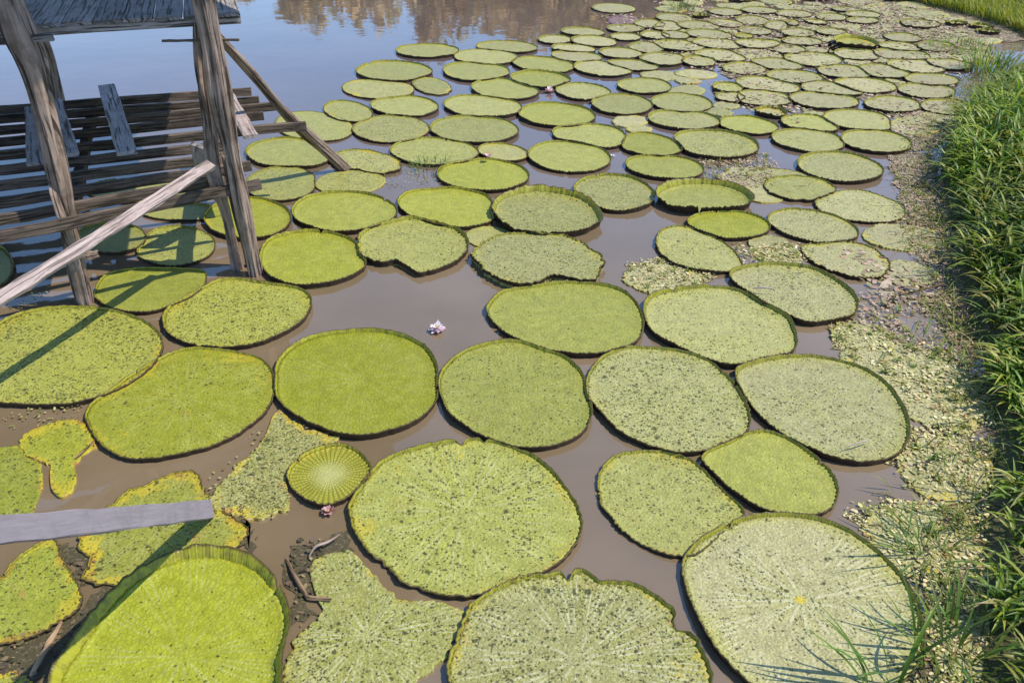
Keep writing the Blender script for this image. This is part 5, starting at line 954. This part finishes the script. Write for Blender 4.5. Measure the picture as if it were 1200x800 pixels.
# grass
class Grass:
    def __init__(s): s.V = []; s.F = []; s.C = []
    def blade(s, p, az, L, wd, el0, droop, col, seg=5):
        b = len(s.V); d = np.array([math.cos(az), math.sin(az)]); sd = np.array([-d[1], d[0]])
        P = np.array(p, float); e = el0; st = L / seg
        for k in range(seg + 1):
            f = k / seg; w_ = wd * (.55 + .9 * f if f < .35 else max(.02, 1.32 * (1 - f) ** .75)) * .5
            o = sd * w_
            s.V.append((P[0] + o[0], P[1] + o[1], P[2])); s.V.append((P[0], P[1], P[2] - w_ * .5)); s.V.append((P[0] - o[0], P[1] - o[1], P[2]))
            c = tuple(x * (.85 + .3 * f) for x in col); s.C += [c, c, c]
            P = P + np.array([d[0] * math.cos(e), d[1] * math.cos(e), math.sin(e)]) * st; e -= droop / seg
        for k in range(seg):
            for q in (0, 1): a = b + k * 3 + q; s.F.append((a, a + 1, a + 4, a + 3))
    def plant(s, x, y, z, H, nl, L, wd, col, lean=.25, seg=5):
        az = rng.uniform(0, 6.28); tx, ty = rng.gauss(0, lean), rng.gauss(0, lean)
        b = len(s.V)
        for k in range(4):      # stem
            f = k / 3; rr = .0035
            for j in range(3): s.V.append((x + tx * H * f * f + rr * math.cos(j * 2.09), y + ty * H * f * f + rr * math.sin(j * 2.09), z + H * f)); s.C.append(tuple(c * .8 for c in col))
        for k in range(3):
            for j in range(3): s.F.append((b + k * 3 + j, b + k * 3 + (j + 1) % 3, b + k * 3 + 3 + (j + 1) % 3, b + k * 3 + 3 + j))
        for i in range(nl):
            f = .25 + .75 * (i + .5) / nl; az += math.pi + rng.gauss(0, .5); v = rng.uniform(.75, 1.2)
            s.blade((x + tx * H * f * f, y + ty * H * f * f, z + H * f), az, L * rng.uniform(.7, 1.2), wd * rng.uniform(.8, 1.2), rng.uniform(.5, 1.2), rng.uniform(.7, 2.0), tuple(c * v for c in col), seg)
    def build(s, name): return link_mesh(name, s.V, s.F, [M_GRASS], col=np.array(s.C))
GC = [(.15, .24, .022), (.105, .19, .02), (.22, .29, .026), (.07, .13, .018), (.28, .29, .045)]
G = Grass()
def shore_x(y):
    for i in range(len(SHORE) - 1):
        (x0, y0), (x1, y1) = SHORE[i], SHORE[i + 1]
        if min(y0, y1) <= y <= max(y0, y1) and y0 != y1: return x0 + (x1 - x0) * (y - y0) / (y1 - y0)
    return None
def vary(x, y, q=0): return .5 + .25 * math.sin(x * 3.1 + q) * math.sin(y * 2.3 + 1 + q) + .25 * math.sin(x * 1.3 - y * 1.9 + 2 * q)
for _ in range(4900):
    y = 1.6 + 11.6 * rng.random() ** .8
    xs = shore_x(y)
    if xs is None: continue
    d = rng.random() ** 1.25 * min(3.2, .6 + y * .28)
    vv = vary(xs + d, y)
    x = xs + d + .08 * math.sin(y * 5) * math.sin(y * 1.7) + .08
    tall = min(1, max(.25, (y - 3.2) / 3.2)) if y < 9.5 else max(.35, 1 - (y - 9.5) / 4)
    if y < 4.2 and rng.random() < .3 * (1 - vv): continue
    if d < .5 and rng.random() < .55 * (1 - vv): continue
    hgt = (.10 + .36 * tall * rng.uniform(.35, 1.15)) * min(1, .4 + d * 1.2) * (.65 + .6 * vv)
    c = GC[rng.randrange(5)]; k_ = .7 + .6 * vary(x, y, 3)
    G.plant(x, y, .05 + .1 * min(1, d), hgt, 5 if y < 9 else 4, .17 + .15 * tall, .021 + .009 * tall, tuple(a * k_ for a in c), seg=5 if y < 8 else 4)
    if rng.random() < .2: G.blade((x, y, .1 + hgt * .3), rng.uniform(0, 6.28), .35, .014, 1.0, 1.8, (.30, .26, .10), 4)
for x, y in SPRIGS:
    c = [(.22, .25, .04), (.28, .28, .07), (.15, .20, .03), (.36, .31, .12)][rng.randrange(4)]; a0 = rng.uniform(0, 6.28)
    for i in range(rng.randrange(4, 7)): G.blade((x, y, .012), a0 + i * 1.1 + rng.gauss(0, .2), rng.uniform(.025, .065), .016, rng.uniform(.2, .9), rng.uniform(.3, 1.0), tuple(q_ * rng.uniform(.8, 1.2) for q_ in c), 2)
for _ in range(480):     # creeping shoots and straw where the bank meets the weed
    y = rng.uniform(2.2, 12.5); xs = shore_x(y)
    if xs is None: continue
    x = xs + rng.gauss(-.12, .16); c = [(.16, .22, .03), (.12, .17, .025), (.34, .28, .12), (.24, .26, .05)][rng.randrange(4)]
    for i in range(3): G.blade((x + rng.gauss(0, .03), y + rng.gauss(0, .03), .015), rng.uniform(0, 6.28), rng.uniform(.08, .26), .011, rng.uniform(.2, 1.1), rng.uniform(.3, 1.5), tuple(q_ * rng.uniform(.8, 1.2) for q_ in c), 4)
tag(G.build('tall_grass'), 'dense tall broad bladed green grass on the right bank', 'grass', kind='stuff')
G = Grass()
for _ in range(5200):      # short lawn on the far bank
    i = rng.randrange(len(FS) - 1); a, b = Vector((*FS[i], 0)), Vector((*FS[i + 1], 0)); t = (b - a).normalized(); nn = Vector((t.y, -t.x, 0)); d = rng.random() ** 1.4 * 3.2
    p = a.lerp(b, rng.random()) + nn * d
    c = GC[rng.randrange(5)]; c = (c[0] * 1.35 + .02, c[1] * 1.2, c[2])
    for q_ in range(4): G.blade((p.x + rng.gauss(0, .05), p.y + rng.gauss(0, .05), .05 + .05 * d), rng.uniform(0, 6.28), rng.uniform(.12, .3), .016, rng.uniform(.9, 1.5), rng.uniform(.3, 1.3), c, 3)
tag(G.build('short_grass'), 'bright short grass on the bank at the top right corner', 'grass', kind='stuff')
# separate tufts
def tuft(p, n, H, L, wd, spread, cols, label, seg=5, up=(.9, 1.45)):
    g = Grass()
    for _ in range(n):
        c = cols[rng.randrange(len(cols))]; a = rng.uniform(0, 6.28); r_ = spread * rng.random() ** .5
        g.blade((p[0] + r_ * math.cos(a), p[1] + r_ * math.sin(a), .01), a + rng.gauss(0, .6), L * rng.uniform(.6, 1.15), wd * rng.uniform(.7, 1.2), rng.uniform(*up), rng.uniform(.4, 1.7), tuple(x * rng.uniform(.8, 1.2) for x in c), seg)
    return tag(g.build('grass_tuft'), label, 'grass tuft', 'grass tufts in the water')
tuft(img(1050, 815, 0), 15, .4, .5, .022, .14, [(.09, .19, .02), (.13, .24, .03), (.07, .15, .02)], 'tall arching grass tuft in front of the huge veined pad at the bottom edge', 8, (1.0, 1.5))
tuft(img(1115, 770, 0), 40, .3, .42, .017, .22, [(.09, .17, .02), (.15, .22, .03), (.07, .13, .02)], 'grass tuft sprawling over the litter in the bottom right corner', 7)
tuft(img(1085, 655, 0), 26, .3, .32, .014, .16, [(.09, .17, .02), (.14, .2, .03)], 'thin grass tuft on the floating weed above the bottom right corner', 6, (.4, 1.2))
tuft(img(1160, 86, 0), 240, .4, .45, .018, .42, GC, 'rounded dark green grass clump standing alone near the upper right edge', 4)
tuft(img(1125, 57, 0), 150, .2, .2, .014, .5, [(.16, .25, .03), (.20, .26, .04)], 'low yellow green weed patch beside the water pocket at the upper right', 3)
tuft(img(505, 197, 0), 70, .2, .13, .010, .22, [(.10, .17, .03), (.16, .22, .05)], 'small weeds sprouting between two pads left of the pink bud', 3)
tuft(img(800, 12, 0), 60, .2, .26, .018, .22, [(.12, .18, .04), (.18, .22, .06)], 'sparse green weeds in the water at the top edge', 3)

# ------------------------------------------------------------------ far shore (seen mirrored in the water)
def crown(V, F, C, x, y, z, rx, rz, n, cols):
    for _ in range(n):
        u_ = NP.randn(3); u_ /= np.linalg.norm(u_); r_ = NP.rand() ** .45
        p = np.array([x, y, z]) + u_ * r_ * np.array([rx, rx, rz]); s = NP.uniform(.10, .26); a = NP.randn(3) * s; b_ = NP.randn(3) * s; q_ = len(V)
        V += [tuple(p - a), tuple(p + b_), tuple(p + a), tuple(p - b_)]; F.append((q_, q_ + 1, q_ + 2, q_ + 3)); C.extend([cols[NP.randint(len(cols))]] * 4)
V = []; F = []; C = []
TAN = [(.60, .44, .21), (.50, .37, .18), (.68, .52, .28), (.42, .34, .14), (.36, .33, .11)]
for k in range(230):
    x = NP.uniform(-22, 40); y = 50 + NP.uniform(0, 9)
    prof = np.interp(x, [-22, -15, -11, -6.5, -4.5, -2, 3, 40], [2.2, 6.4, 7.8, 8.6, 9.8, 8.4, 9.2, 9.8])
    top = prof * NP.uniform(.72, 1.0) * (y / 50)
    crown(V, F, C, x, y, top * .6, NP.uniform(.7, 1.4), top * .42, 300, TAN)
    q_ = len(V); r_ = .09
    V += [(x - r_, y, -.2), (x + r_, y, -.2), (x + r_ * .4, y, top * .95), (x - r_ * .4, y, top * .95)]; F.append((q_, q_ + 1, q_ + 2, q_ + 3)); C.extend([(.16, .11, .07)] * 4)
for k in range(16000):     # dry reeds at their feet
    x = NP.uniform(-24, 42); y = 47 + NP.uniform(0, 5); h = NP.uniform(1.2, 3.6); a = NP.uniform(-.35, .35); q_ = len(V); w_ = .05
    V += [(x - w_, y, -.1), (x + w_, y, -.1), (x + a, y, h)]; F.append((q_, q_ + 1, q_ + 2)); C.extend([TAN[NP.randint(5)]] * 3)
tag(link_mesh('far_wood', V, F, [M_TREE], col=np.array(C), smooth=False), 'far dry tan wood whose mirror image lies on the water at the top', 'wood', kind='stuff')
V = [(-300, 47, -.2), (300, 47, -.2), (300, 49, .3), (-300, 49, .3), (300, 380, 2), (-300, 380, 2)]
tag(link_mesh('far_ground', V, [(0, 1, 2, 3), (3, 2, 4, 5)], [M_SOIL], smooth=False), 'far shore beyond the pond', 'ground', kind='structure')
